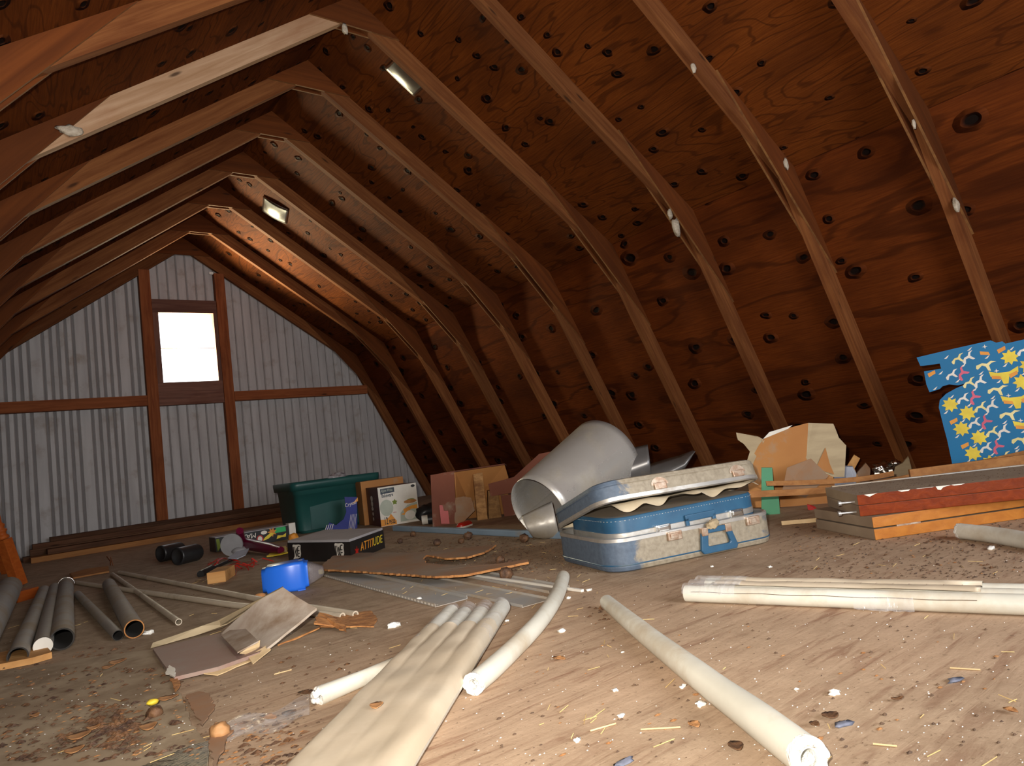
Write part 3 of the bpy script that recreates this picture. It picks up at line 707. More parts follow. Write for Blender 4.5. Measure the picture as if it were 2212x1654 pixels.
# ---- bundle of sleeves on the right
def bundle_right():
    A, B = G(1482, 1279, 0.021), G(2300, 1305, 0.021); d = gdir(A, B); bk = V((d.y, -d.x, 0)); bk = bk if bk.dot(cf) > 0 else -bk
    t = thing('foam_sleeve_bundle', 'long bundle of white foam sleeves in torn clear film, right foreground', 'pipe insulation', V((A.x, A.y, 0)))
    L = (B-A).length; r = 0.0185
    for i, s0 in enumerate((0, 0.05, 0.02)):
        o = bk*(i*2*r*1.02)
        MB().tube([A+o+d*s0+UP*(r-0.021), A+o+d*L*.5+UP*(r-0.021), A+o+d*L+UP*(r-0.021)], r*0.97, 22, inner=0.4, mi_in=1).build('foam_sleeve', [M_foam, M_foamin], t)
    def film(s0, s1, name, mat, j0, j1, lift, skew=0.0):
        mb = MB(); rows = []; nu_, nv = 50, 30
        for i in range(nu_+1):
            for j in range(nv+1):
                q = j0+(j1-j0)*j/nv   # 0 front foot .. 1 far foot over the three tubes
                x_ = -r*1.05+(4*r*1.02+2.1*r)*q; h = r
                for k in range(3):
                    dx = (x_-k*2*r*1.02)/(r*1.05)
                    if abs(dx) < 1: h = max(h, r+r*1.05*math.sqrt(1-dx*dx))
                if 0 < x_ < 4*r: h = 0.5*h+0.5*2.06*r
                s_ = s0+(s1-s0)*i/nu_ + (skew*q if i == nu_ else 0)
                h += lift+0.0015*noise.noise(V((x_*40, s_*16, 1)))
                p = A+d*s_+bk*x_; p.z = h; rows.append(p)
        fs = [[i*(nv+1)+j, i*(nv+1)+j+1, (i+1)*(nv+1)+j+1, (i+1)*(nv+1)+j] for i in range(nu_) for j in range(nv)]
        mb.add(rows, fs, 0, True); return mb.build(name, mat, t)
    sR = (G(2130, 1300, 0.03)-A).dot(d)
    film(0.06, sR, 'dusty_film', M_film, 0.30, 0.98, 0.002, -0.10)
    film(-0.002, 0.12, 'clear_film_end', M_clear, 0.0, 1.0, 0.004)
    # thin split line along the front tube and crumpled clear film
    mb = MB(); pts = [A+d*(0.02+i*0.02)-bk*r*0.93+UP*(0.30*r+0.0008*math.sin(i)) for i in range(int(sR/0.02))]
    mb.tube(pts, 0.0006, 5); mb.build('slit', M_drop, t)
    mb = MB(); c = A+d*(sR*0.62)
    rows = []
    for i in range(14):
        for j in range(7):
            p = c+d*(i*0.008)-bk*(r*(1.0+0.28*j/6)); p.z = 0.024*(1-j/6)+0.004*noise.noise(V((i*.9, j*.9, 0)))+0.004; rows.append(p)
    mb.add(rows, [[i*7+j, i*7+j+1, (i+1)*7+j+1, (i+1)*7+j] for i in range(13) for j in range(6)], 0, True); mb.build('crumpled_film', M_clear, t)
    # printed boxes on the film
    mb = MB()
    for k in range(6):
        s_ = sR*(0.38+0.1*k); w_ = 0.03; o = A+d*s_+bk*(2*r*0.75)+UP*(2.06*r-0.021+0.004)
        for (x0, y0, x1, y1) in ((0, 0, w_, .0006), (0, .010, w_, .0106), (0, 0, .0006, .010), (w_, 0, w_+.0006, .010)):
            q = [o+d*x+bk*y for x, y in ((x0, y0), (x1, y0), (x1, y1), (x0, y1))]; mb.add(q, [[0, 1, 2, 3]])
    mb.build('printing', M_card, t)['kind'] = 'stuff'
bundle_right()

# ---------------------------------------------------------------- rigid pipes on the left
def pipe(name, pix, r, mat, label, cat='pipe', inner=0.86, z=None, group=None, mi_in=None, rim=None):
    pts = [G(u, v, r if z is None else z[i]) for i, (u, v) in enumerate(pix)]
    mb = MB().tube(pts, r, 24, inner=inner, mi_in=1)
    if rim:
        d_ = (pts[-1]-pts[-2]).normalized(); a_ = d_.cross(UP).normalized(); b_ = a_.cross(d_)
        k = len(mb.f); mb.tube([pts[-1]+(a_*math.cos(q*math.pi/12)+b_*math.sin(q*math.pi/12))*r*.95 for q in range(25)], r*.075, 8, mi=2)
    o = solo(name, mb, [mat, mi_in or M_dark, rim or mat], label, cat, V((pts[-1].x, pts[-1].y, pts[-1].z-r)), group); return pts
GP = 'grey plastic pipes lying on the floor'
pipe('plastic_pipe', [(95, 1276), (38, 1418)], 0.024, M_gpipe, 'grey pipe with an open dark end, left of the plugged pipe', group=GP)
pp = pipe('plastic_pipe', [(118, 1270), (93, 1395)], 0.024, M_gpipe, 'grey pipe whose near end is plugged white, beside the open grey pipe', group=GP)
mb = MB(); dd = (pp[1]-pp[0]).normalized(); mb.tube([pp[1]+dd*0.001, pp[1]+dd*0.003], 0.023, 20); solo('pipe_plug', mb, M_white, 'white plug closing the end of a grey pipe at the left', 'plug', pp[1])
pp = pipe('plastic_pipe', [(143, 1262), (139, 1300), (134, 1380)], 0.030, M_gpipe, 'thickest grey pipe, with pale wire rings round its far end', group=GP)
dd = (pp[0]-pp[1]).normalized(); mb = MB()
for k in (0.0, 0.018):
    c = pp[0]-dd*k; a = dd.cross(UP).normalized(); b2 = a.cross(dd)
    mb.tube([c+a*0.033*math.cos(t_*math.pi/14)+b2*0.033*math.sin(t_*math.pi/14) for t_ in range(0, 27)], 0.002, 6)
solo('wire_ring', mb, M_silver, 'pale coiled wire rings looped over the end of the thickest grey pipe', 'wire', pp[0]-UP*0.03)
pipe('plastic_pipe', [(168, 1283), (255, 1372)], 0.0145, M_gpipe, 'thin dark grey pipe lying between the thickest pipe and the rusty-ended pipe', group=GP)
pipe('plastic_pipe', [(235, 1262), (290, 1358)], 0.0255, M_gpipe, 'grey pipe with a rust coloured rim round its open end', group=GP, inner=0.88, rim=M_torn)
pipe('plastic_pipe', [(20, 1270), (-60, 1400)], 0.05, M_gpipe, 'wide dark pipe cut off by the left edge of the photo', group=GP)
PV = 'thin cream plastic pipes'
pipe('water_pipe', [(243, 1240), (386, 1343)], 0.0095, M_pvc, 'thin cream pipe ending in an open ring left of the broken box', inner=0.78, group=PV, mi_in=M_pvc)
pipe('water_pipe', [(258, 1236), (560, 1294), (768, 1327)], 0.0095, M_pvc, 'upper of two long thin cream pipes passing behind the broken box', inner=0.6, group=PV, mi_in=M_pvc)
pipe('water_pipe', [(165, 1258), (500, 1306), (740, 1331)], 0.0095, M_pvc, 'lower of two long thin cream pipes passing behind the broken box', inner=0.6, group=PV, mi_in=M_pvc)
# wooden scrap under the pipe ends
mb = MB(); mb.quadbox([G(-40, 1442, .018), G(70, 1420, .018), G(112, 1408, .018), G(100, 1395, .018), G(40, 1398, .018), G(-40, 1420, .018)], (0, 0, -0.016))
solo('wood_scrap', mb, M_block, 'flat wooden scrap with a yellow edge under the grey pipe ends', 'wood scrap')

# ---------------------------------------------------------------- leaning turned posts and block
def post(bx, by, tx, ty, depth_b, L, sq, label, rot):
    b = G(bx, by, 0.0); n = facing(b); tp = hplane(tx, ty, b, n); d = (tp-b).normalized(); m_, _ = cyl_frame(b, b+d)
    t = thing('turned_post', label, 'post', V((b.x, b.y, 0)))
    m2 = m_ @ Matrix.Rotation(rot, 4, 'Z')
    MB().box((-sq/2, -sq/2, 0.004), (sq/2, sq/2, 0.26), m2, bev=0.003).build('square_base', M_post, t)
    pr = [(0.0, .26), (sq*.52, .262), (sq*.56, .275), (sq*.40, .285), (sq*.38, .295), (sq*.55, .305), (sq*.55, .312), (sq*.36, .32), (sq*.50, .332), (sq*.50, .338), (sq*.33, .35), (sq*.42, .40), (sq*.52, .50), (sq*.46, .60), (sq*.30, .72), (sq*.42, .74), (0.0, .76)]
    MB().lathe(pr, m_).build('turned_shaft', M_post, t)
post(44, 1266, 8, 1165, 0, 0.8, 0.052, 'orange stained turned post leaning at the left edge, front one of two', 0.75)
post(18, 1238, -18, 1140, 0, 0.8, 0.052, 'orange stained turned post leaning behind the front one at the left edge', 0.75)
def gblock(name, cor, e1px, width, h, mat, label, cat, z=0.0, bev=0.002):
    o = G(*cor, z); x = gdir(o, G(*e1px, z)); L = (G(*e1px, z)-o).length; y = UP.cross(x)
    mb = MB(); mb.box((0, 0, 0), (L, width, h), bev=bev); ob = mb.build(name, mat); ob.matrix_world = frame_m(o, x, y, UP); MW[ob.name] = ob.matrix_world.copy()
    return tag(ob, label, cat)
gblock('wood_block', (38, 1302), (85, 1288), 0.07, 0.045, M_post, 'orange stained wood block on the floor beside the leaning post foot', 'wood block')
gblock('wood_block', (448, 1262), (488, 1256), 0.17, 0.045, M_block, 'small pine wood block in front of the black wand', 'wood block')

# ---------------------------------------------------------------- lumber stack along the gable wall
def lum(px0, px1, z, dy, w, h, label, mat=M_old):
    a = PY(px0, 1150, 6.3); b = PY(px1, 1150, 6.3); y = dy
    ob = beam('board', (a.x, y, z+h/2), (b.x, y, z+h/2), UP, h, w, mat); return tag(ob, label, 'board', 'old boards stacked along the gable wall')
lum(62, 640, 0.0, 6.30, 0.19, 0.040, 'lowest front board of the dark stack along the gable wall', M_lath)
lum(48, 640, 0.0, 6.49, 0.12, 0.040, 'floor board at the back of the dark stack along the gable wall')
lum(100, 660, 0.041, 6.35, 0.14, 0.038, 'board on the front lower board of the stack, its left end set back')
lum(64, 660, 0.041, 6.475, 0.10, 0.048, 'thick board in the second layer against the gable wall')
lum(70, 660, 0.090, 6.47, 0.10, 0.035, 'second board from the top of the dark stack')
lum(110, 660, 0.126, 6.47, 0.10, 0.033, 'topmost board of the dark stack along the gable wall')

# ---------------------------------------------------------------- broken tray box, left foreground
def broken_box():
    t = thing('broken_cardboard_box', 'collapsed cardboard box with a raised grey flap, left foreground', 'cardboard box', G(450, 1420))
    z = 0.016
    tray = [G(330, 1400, z), G(352, 1432, z), G(376, 1462, z), G(470, 1440, z), G(560, 1408, z), G(578, 1395, z), G(480, 1366, z)]
    MB().quadbox(tray, (0, 0, -0.008)).build('tray_floor', M_cardp, t)
    c00, c10, c11, c01 = G(478, 1368, 0.020), G(611, 1267, 0.118), G(684, 1313, 0.07), G(577, 1399, 0.018)
    mb = MB(); rows = []; k = 16
    for i in range(k+1):
        for j in range(k+1):
            a_, b_ = i/k, j/k; p = c00.lerp(c10, a_).lerp(c01.lerp(c11, a_), b_)
            p = p+UP*(0.010*math.sin(math.pi*a_)*(1-b_)-0.004*math.sin(math.pi*b_)+0.002*noise.noise(p*20)); rows.append(p)
    mb.add(rows, [[i*(k+1)+j, i*(k+1)+j+1, (i+1)*(k+1)+j+1, (i+1)*(k+1)+j] for i in range(k) for j in range(k)], 0, True)
    ub = len(rows); mb.add([p-UP*0.006 for p in rows], [[i*(k+1)+j, (i+1)*(k+1)+j, (i+1)*(k+1)+j+1, i*(k+1)+j+1] for i in range(k) for j in range(k)], 0, True)
    bd = [(i, 0) for i in range(k)]+[(k, j) for j in range(k)]+[(k-i, k) for i in range(k)]+[(0, k-j) for j in range(k)]
    for (a_, b_), (c_, d_) in zip(bd, bd[1:]+bd[:1]):
        p, q = rows[a_*(k+1)+b_], rows[c_*(k+1)+d_]; mb.add([p, q, q-UP*.006, p-UP*.006], [[0, 1, 2, 3]])
    mb.build('raised_flap', M_cardg, t)
    # standing back rim running up to the flap's peak
    a0, a1, a2 = G(325, 1398, 0.004), G(470, 1330, 0.02), G(610, 1268, 0.115)
    rim = [G(325, 1400, 0.006), G(480, 1356, 0.012), G(608, 1272, 0.108), G(612, 1266, 0.118), G(470, 1340, 0.034), G(330, 1388, 0.02)]
    mb = MB(); mb.quadbox(jag(rim, 0.0012, 0.02, 2), (0.002, 0.005, 0)); mb.build('back_rim', M_cardt, t)
    fl = [G(478, 1372, 0.024), G(519, 1346, 0.036), G(558, 1384, 0.036), G(513, 1408, 0.028)]
    MB().quadbox(fl, (0, 0, -0.003)).build('grey_tab', M_cardg, t)
    MB().quadbox([G(518, 1410, 0.026), G(562, 1382, 0.032), G(561, 1396, 0.020), G(536, 1412, 0.014)], (0, 0.002, -0.002)).build('torn_tab', M_straw, t)
    mb = MB(); mb.quadbox(jag([G(430, 1452, 0.012), G(535, 1410, 0.012), G(560, 1398, 0.012), G(545, 1425, 0.006), G(470, 1457, 0.004)], 0.002, 0.02, 5), (0, 0, -0.002)); mb.build('splintered_front_edge', M_straw, t)
    mb = MB(); mb.quadbox([G(536, 1417, 0.014), G(576, 1393, 0.02), G(585, 1402, 0.014), G(546, 1433, 0.006)], (0, 0, -0.002)); mb.build('splinter', M_straw, t)
    mb = MB(); mb.quadbox(jag([G(357, 1452, .022), G(366, 1436, .022), G(379, 1444, .022), G(376, 1462, .022)], .002, .01, 3), (0, 0, -.003)); mb.build('paper_scrap', M_white, t)
broken_box()
mb = MB(); mb.quadbox(jag([G(600, 1392, .004), G(690, 1355, .012), G(700, 1330, .012), G(800, 1318, .006), G(815, 1335, .006), G(808, 1352, .004), G(735, 1352, .010), G(690, 1352, .012), G(640, 1378, .006)], 0.003, 0.012, 4), (0, 0, -0.003))
solo('torn_cardboard', mb, M_torn, 'torn orange brown cardboard under the ends of the two cream pipes', 'cardboard')
mb = MB(); mb.quadbox(jag([G(678, 1345, .03), G(690, 1322, .035), G(720, 1330, .022), G(742, 1348, .012), G(748, 1362, .006), G(720, 1350, .012)], 0.005, 0.012, 9), (0, 0, -0.004))
solo('torn_cardboard', mb, M_torn, 'ragged orange shred hanging off the broken box flap corner', 'cardboard')

# ---------------------------------------------------------------- dusty sheet of corrugated card, bottom left, with ribbed mat
mb = MB(); edge = [G(-60, 1452, .007), G(60, 1442, .007), G(200, 1418, .007), G(335, 1402, .007), G(352, 1440, .007), G(372, 1468, .007), G(395, 1510, .007), G(412, 1560, .007), G(445, 1600, .007), G(452, 1690, .007), G(-200, 1690, .007)]
mb.quadbox(jag(edge, 0.0025, 0.015, 6, skip=(8, 9, 10)), (0, 0, -0.006))
M_sheet = plain('grimy_card_sheet', (0.40, 0.31, 0.20), (0.30, 0.22, 0.135), scale=5, rough=0.9, bmp=0.3, dust=0.35, dustc=(0.22, 0.15, 0.085), dscale=11)
solo('cardboard_sheet', mb, M_sheet, 'large grimy flat cardboard sheet covering the floor at lower left', 'cardboard')
def ribbed():
    pl = [G(240, 1690, .010), G(330, 1630, .010), G(445, 1600, .010), G(455, 1690, .010)]
    d = gdir(pl[1], pl[2]); s_ = d.cross(UP); s_ = s_ if s_.dot(cf) < 0 else -s_
    mb = MB(); o = G(452, 1601, .007)
    mb.quadbox([o-UP*.0005, o-d*.20-UP*.0005, o-d*.20+s_*.11-UP*.0005, o+s_*.11-UP*.0005], (0, 0, -.001))
    for i in range(26):
        b = o+s_*(i*0.0042); L = 0.03+i*0.0075
        L = min(L, 0.20)
        mb.tube([b-d*0.001, b-d*L*0.5, b-d*L], 0.0017, 6, wob=0.3)
    t = solo('ribbed_mat', mb, M_mat, 'corner of dark shiny ribbed matting at the bottom left', 'mat'); return t
ribbed()
def torn_edge(pix, z, label, mat, seed):
    mb = MB(); mb.quadbox(jag([G(u, v, z) for u, v in pix], 0.003, 0.010, seed), (0, 0, -0.0025)); return solo('torn_cardboard', mb, mat, label, 'cardboard')
torn_edge([(402, 1500), (430, 1492), (452, 1497), (462, 1525), (450, 1548), (436, 1565), (428, 1550), (415, 1530)], .009, 'tan torn cardboard strip along the right edge of the grimy sheet', M_card, 11)
torn_edge([(455, 1590), (505, 1575), (488, 1595), (485, 1615), (470, 1640), (460, 1690), (448, 1690), (462, 1640), (450, 1612)], .010, 'narrow torn cardboard strip above the ribbed matting', M_card, 12)
torn_edge([(366, 1465), (385, 1462), (388, 1480), (380, 1492), (374, 1484)], .012, 'small rust orange cardboard shred below the broken box', M_torn, 13)
mb = MB()
a = G(500, 1565, .003); rows = []
for i in range(22):
    for j in range(10):
        p = G(490+i*8.5, 1560-i*2.6+j*5-8*math.sin(i*.4), .006+.005*abs(noise.noise(V((i*.35, j*.5, 2))))); rows.append(p)
mb.add(rows, [[i*10+j, i*10+j+1, (i+1)*10+j+1, (i+1)*10+j] for i in range(21) for j in range(9)], 0, True)
solo('clear_plastic_wrap', mb, M_clear, 'crumpled clear plastic wrap beside the bagged foam bundle', 'plastic wrap')

# ---------------------------------------------------------------- suitcases
def suitcase():
    A, B = G(1368, 1236), G(1690, 1168); x = gdir(A, B); y = UP.cross(x)
    L = (B-A).length+0.055; D = 0.40; H = 0.098; r = 0.075
    o = A-x*0.062; M0 = frame_m(o, x, y, UP)
    t = thing('suitcase', 'large dusty blue suitcase lying open on the floor with its lid raised', 'suitcase', M0)
    prof = [(0.012, 0.002), (0.004, 0.006), (0.0, 0.016), (0.0, H-0.008)]
    # left end keeps clean vinyl, front and sides carry thick dirt
    mb = MB(); rshell(mb, L, D, r, prof, M0, cap1=False)
    for i, f in enumerate(mb.f):
        c = sum((mb.v[k] for k in f), V())/len(f)-o
        pass
    mb.build('bottom_shell', [M_bluedirt, M_blue], t)
    mb = MB(); rshell(mb, L, D, r, [(-0.002, H-0.010), (-0.002, H), (0.004, H+0.002), (0.010, H-0.002), (0.010, H-0.02)], M0, cap0=False, cap1=False); mb.build('rim_trim', M_trimal, t)
    mb = MB(); rshell(mb, L, D, r, [(0.008, H-0.004), (0.008, 0.012)], M0, cap0=False); mb.build('lining', M_liner, t)
    mb = MB(); rshell(mb, L, D, r, [(-0.0012, 0.020), (-0.0026, 0.022), (-0.0012, 0.024)], M0, cap0=False, cap1=False); mb.build('piping', M_blue, t)
    # lid hinged along the back
    ML = M0 @ Matrix.Translation((0, D, H+0.004)) @ Matrix.Rotation(R(15.5), 4, 'X').inverted() @ Matrix.Translation((0, -D, 0))
    HL = 0.062
    mb = MB(); rshell(mb, L, D, r, [(0.0, 0.008), (0.0, HL-0.014), (0.003, HL-0.004), (0.012, HL)], ML, cap0=False)
    for i, f in enumerate(mb.f):
        c = ML.inverted() @ (sum((mb.v[k] for k in f), V())/len(f))
        pass
    lid = mb.build('lid', [M_bluedirt, M_blue], t)
    mb = MB(); rshell(mb, L, D, r, [(0.006, -0.004), (-0.002, -0.001), (-0.002, 0.010)], ML, cap0=False, cap1=False); mb.build('lid_trim', M_trimal, lid)
    mb = MB(); rshell(mb, L, D, r, [(0.006, 0.0), (0.008, HL-0.01)], ML, cap0=False); mb.build('lid_lining', M_liner, lid)
    mb = MB(); rshell(mb, L, D, r, [(-0.001, HL-0.016), (-0.0024, HL-0.018), (-0.001, HL-0.020)], ML, cap0=False, cap1=False); mb.build('lid_piping', M_bluedirt, lid)
    # sagging lining torn from the lid
    mb = MB(); rows = []; nx_ = 60
    for i in range(nx_+1):
        s_ = i/nx_
        for j in range(5):
            q = j/4; xx = 0.04+(L-0.06)*s_; yy = 0.018+0.03*q
            dz = -0.006-(0.014*abs(math.sin(s_*math.pi*2.1+.4))+0.035*abs(noise.noise(V((s_*5.3, 0, 0)))))*(1-q)
            rows.append(ML @ V((xx, yy+0.01*math.sin(s_*20), dz*(1-q*0.6))))
    mb.add(rows, [[i*5+j, i*5+j+1, (i+1)*5+j+1, (i+1)*5+j] for i in range(nx_) for j in range(4)], 0, True); mb.build('sagging_lining', M_liner, lid)
    # latches
    for fx in (0.36, 0.84):
        mb = MB(); mb.box((L*fx-0.027, -0.010, H-0.030), (L*fx+0.022, 0.001, H-0.004), M0, bev=0.003); mb.box((L*fx-0.020, -0.014, H-0.024), (L*fx+0.006, -0.009, H-0.010), M0, bev=0.002); mb.build('latch', M_rust, t)
        mb = MB(); pts = arc(11, math.pi, 2*math.pi, 0.030, 0.026)
        fr = (ML @ V((L*fx-0.012, -0.0005, 0.036)), ML.to_3x3() @ V((1, 0, 0)), ML.to_3x3() @ V((0, 0, 1)), ML.to_3x3() @ V((0, -1, 0)))
        flat(mb, fr, [(x_, -y_*0.9-0.012) for x_, y_ in pts[::-1]], 0, 0.002)
        mb.box((L*fx-0.034, -0.008, 0.010), (L*fx+0.008, -0.001, 0.030), ML, bev=0.002); mb.build('lid_catch', M_rust, lid)
    # handle folded down the front
    hx = L*0.605; hd = []
    for (a, b_) in (((-0.050, -0.018), (-0.062, -0.092)), ((-0.062, -0.092), (0.062, -0.092)), ((0.062, -0.092), (0.046, -0.018))):
        hd.append((a, b_))
    mb = MB()
    out_ = [(-0.058, 0.0), (0.044, 0.0), (0.066, -0.070), (0.060, -0.082), (-0.060, -0.082), (-0.068, -0.070)]
    in_ = [(-0.036, -0.018), (0.030, -0.018), (0.040, -0.056), (0.034, -0.060), (-0.036, -0.060), (-0.041, -0.056)]
    vs_ = []
    for yy in (-0.014, -0.003):
        vs_ += [M0 @ V((hx+a, yy, H-0.012+b_*0.92)) for a, b_ in out_]+[M0 @ V((hx+a, yy, H-0.012+b_*0.92)) for a, b_ in in_]
    fs = []
    for i in range(6):
        if i == 0: pass
        j = (i+1) % 6
        fs += [[i, j, 6+j, 6+i], [12+i, 18+i, 18+j, 12+j], [i, 12+i, 12+j, j], [6+i, 6+j, 18+j, 18+i]]
    mb.add(vs_, fs); h = mb.build('handle', M_blue, t)
    md = h.modifiers.new('b', 'BEVEL'); md.width = 0.003; md.segments = 2
    for sx_ in (-0.050, 0.036):
        mb = MB(); mb.box((hx+sx_-0.010, -0.017, H-0.034), (hx+sx_+0.012, 0.0, H-0.010), M0, bev=0.002); mb.build('handle_mount', M_rust, t)
    mb = MB(); mb.blob(M0 @ V((hx-0.012, -0.008, H-0.006)), 0.022, (1.2, 0.5, 0.7), 0.7, sub=3, freq=3); mb.build('crumbled_dirt', M_cardt, t)
    # inner suitcase
    M1 = M0 @ Matrix.Translation((0.028, 0.020, 0.052)) @ Matrix.Rotation(R(-1.0), 4, 'Y')
    L1, D1, H1, r1 = L-0.062, D-0.075, 0.102, 0.07
    t1 = thing('suitcase', 'smaller bright blue suitcase closed and nested inside the larger open suitcase', 'suitcase', M1)
    mb = MB(); rshell(mb, L1, D1, r1, [(0.01, -0.036), (0.0, -0.028), (0.0, 0.040)], M1, cap1=False); mb.build('bottom_shell', M_blue, t1)
    mb = MB(); rshell(mb, L1, D1, r1, [(0.001, 0.038), (-0.002, 0.040), (-0.002, 0.056), (0.001, 0.058)], M1, cap0=False, cap1=False); mb.build('rim_trim', M_trimal, t1)
    mb = MB(); rshell(mb, L1, D1, r1, [(0.0, 0.055), (0.0, H1-0.008), (0.003, H1-0.002), (0.006, H1)], M1, cap0=False)
    lid1 = mb.build('lid', [M_blue, plain('grime_on_lid', (0.055, 0.115, 0.16), (0.045, 0.09, 0.13), rough=0.8, dust=0.95, dustc=(0.24, 0.19, 0.13), dscale=5)], t1)
    for p in lid1.data.polygons:
        if len(p.vertices) > 4: p.material_index = 1
    mb = MB(); lp = [M1 @ V((a, b_, H1-0.010)) for a, b_ in rrect(L1, D1, r1, -0.0006, 9)]
    per = lp+[lp[0]]; acc = 0.0; on = True
    for a, b_ in zip(per, per[1:]):
        k = max(1, int((b_-a).length/0.005))
        for i in range(0, k):
            p, q = a.lerp(b_, i/k), a.lerp(b_, (i+0.6)/k)
            if (i % 2 == 0) or k == 1: mb.tube([p, q], 0.0006, 4)
    mb.build('white_stitching', M_white, lid1)['kind'] = 'stuff'
    for fx in (0.30, 0.80):
        mb = MB(); mb.box((L1*fx-0.026, -0.012, 0.036), (L1*fx+0.026, 0.002, 0.062), M1, bev=0.004); mb.box((L1*fx-0.018, -0.017, 0.044), (L1*fx+0.018, -0.010, 0.058), M1, bev=0.003); mb.build('latch', M_silver, t1)
    mb = MB(); hx = L1*0.555
    for a, b_ in (((hx-0.055, 0.036), (hx-0.042, 0.066)), ((hx+0.042, 0.036), (hx+0.055, 0.066)), ((hx-0.055, 0.054), (hx+0.055, 0.074))):
        mb.box((a[0], -0.010, a[1]), (b_[0], -0.002, b_[1]), M1, bev=0.003)
    mb.build('handle', M_blue, t1)
suitcase()

# ---------------------------------------------------------------- rolled sheet aluminium
def roll():
    b = G(1188, 1176)
    c0 = P(1163, 1103, 2.95); c1 = P(1308, 987, 3.30)
    ax = (c1-c0).normalized(); L = (c1-c0).length
    v0 = UP.cross(ax).normalized(); w0 = ax.cross(v0)
    t = thing('sheet_metal_roll', 'large loosely rolled sheet of bare aluminium leaning behind the suitcases', 'sheet metal', V((b.x, b.y, 0)))
    vw = (CAM-c0); vw = (vw-ax*vw.dot(ax)).normalized(); sd = ax.cross(vw)   # vw faces the viewer; sd across the image
    def piece(name, a0, a1, r0_, r1_, s0f, s1f, mat, n=64, m_=14, spir=0.0):
        mb = MB(); rows = []
        for i in range(n+1):
            q = i/n; an = R(a0+(a1-a0)*q)
            for j in range(m_+1):
                s0, s1 = s0f(q), s1f(q); s_ = s0+(s1-s0)*j/m_; rad = (r0_+(r1_-r0_)*(s_/L))*(1-spir*q)
                rows.append(c0+ax*s_+vw*(rad*math.cos(an))+sd*(rad*math.sin(an)))
        mb.add(rows, [[i*(m_+1)+j, i*(m_+1)+j+1, (i+1)*(m_+1)+j+1, (i+1)*(m_+1)+j] for i in range(n) for j in range(m_)], 0, True)
        o = mb.build(name, mat, t); md = o.modifiers.new('s', 'SOLIDIFY'); md.thickness = 0.0012; return o
    piece('outer_wrap', -175, 190, 0.155, 0.196, lambda q: 0.0, lambda q: L, M_alu, spir=0.03)
    return t, c0, ax, L, vw, sd
rt, rc0, rax, rL, rvw, rsd = roll()
def curl(name, c0, ax, vw, sd, a0, a1, r, s0f, s1f, mat, parent=None, n=36, m_=8):
    mb = MB(); rows = []
    for i in range(n+1):
        q = i/n; an = R(a0+(a1-a0)*q)
        for j in range(m_+1):
            s0, s1 = s0f(q), s1f(q); s_ = s0+(s1-s0)*j/m_
            rows.append(c0+ax*s_+vw*(r*math.cos(an))+sd*(r*math.sin(an)))
    mb.add(rows, [[i*(m_+1)+j, i*(m_+1)+j+1, (i+1)*(m_+1)+j+1, (i+1)*(m_+1)+j] for i in range(n) for j in range(m_)], 0, True)
    if parent: o = mb.build(name, mat, parent)
    else: return mb
    md = o.modifiers.new('s', 'SOLIDIFY'); md.thickness = 0.0012; return o
sgn = 1 if (rc0+rsd-CAM).dot(cu) > (rc0-CAM).dot(cu) else -1   # +sd upward in view?
def tongue(name, TL, TR, BR, BL, depth, bulge, mat, sideways=0.0):
    o = P((TL[0]+BR[0])/2, (TL[1]+BR[1])/2, depth); n = facing(o); mb = MB(); rows = []; k = 14
    for i in range(k+1):
        for j in range(k+1):
            a_, b_ = i/k, j/k
            u = (TL[0]*(1-a_)+TR[0]*a_)*(1-b_)+(BL[0]*(1-a_)+BR[0]*a_)*b_; v = (TL[1]*(1-a_)+TR[1]*a_)*(1-b_)+(BL[1]*(1-a_)+BR[1]*a_)*b_
            p = hplane(u, v, o, n)+n*(bulge*(math.sin(math.pi*(0.15+b_*0.8))-0.5)+sideways*a_); p.z = max(p.z, .002); rows.append(p)
    mb.add(rows, [[i*(k+1)+j, i*(k+1)+j+1, (i+1)*(k+1)+j+1, (i+1)*(k+1)+j] for i in range(k) for j in range(k)], 0, True)
    o = mb.build(name, mat, rt); md = o.modifiers.new('s', 'SOLIDIFY'); md.thickness = 0.0012
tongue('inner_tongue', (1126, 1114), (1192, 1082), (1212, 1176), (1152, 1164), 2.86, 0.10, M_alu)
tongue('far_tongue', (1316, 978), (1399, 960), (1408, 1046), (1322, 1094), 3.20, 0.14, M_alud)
def pointed_sheet():
    o = P(1330, 1070, 3.25); n = facing(o); mb = MB(); rows = []
    top = [(1325, 1030), (1360, 1010), (1405, 1003), (1440, 992), (1470, 984), (1498, 973)]
    bot = [(1325, 1092), (1365, 1072), (1405, 1052), (1440, 1032), (1478, 1010), (1499, 974)]
    for i, (a, b_) in enumerate(zip(top, bot)):
        for j in range(7):
            q = j/6; u = a[0]+(b_[0]-a[0])*q; v = a[1]+(b_[1]-a[1])*q
            p = hplane(u, v, o, n); rows.append(p+n*(0.10*(q-0.5)+0.05*math.sin(q*math.pi)))
    mb.add(rows, [[i*7+j, i*7+j+1, (i+1)*7+j+1, (i+1)*7+j] for i in range(5) for j in range(6)], 0, True)
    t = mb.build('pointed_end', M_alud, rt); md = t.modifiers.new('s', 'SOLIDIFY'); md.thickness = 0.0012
pointed_sheet()

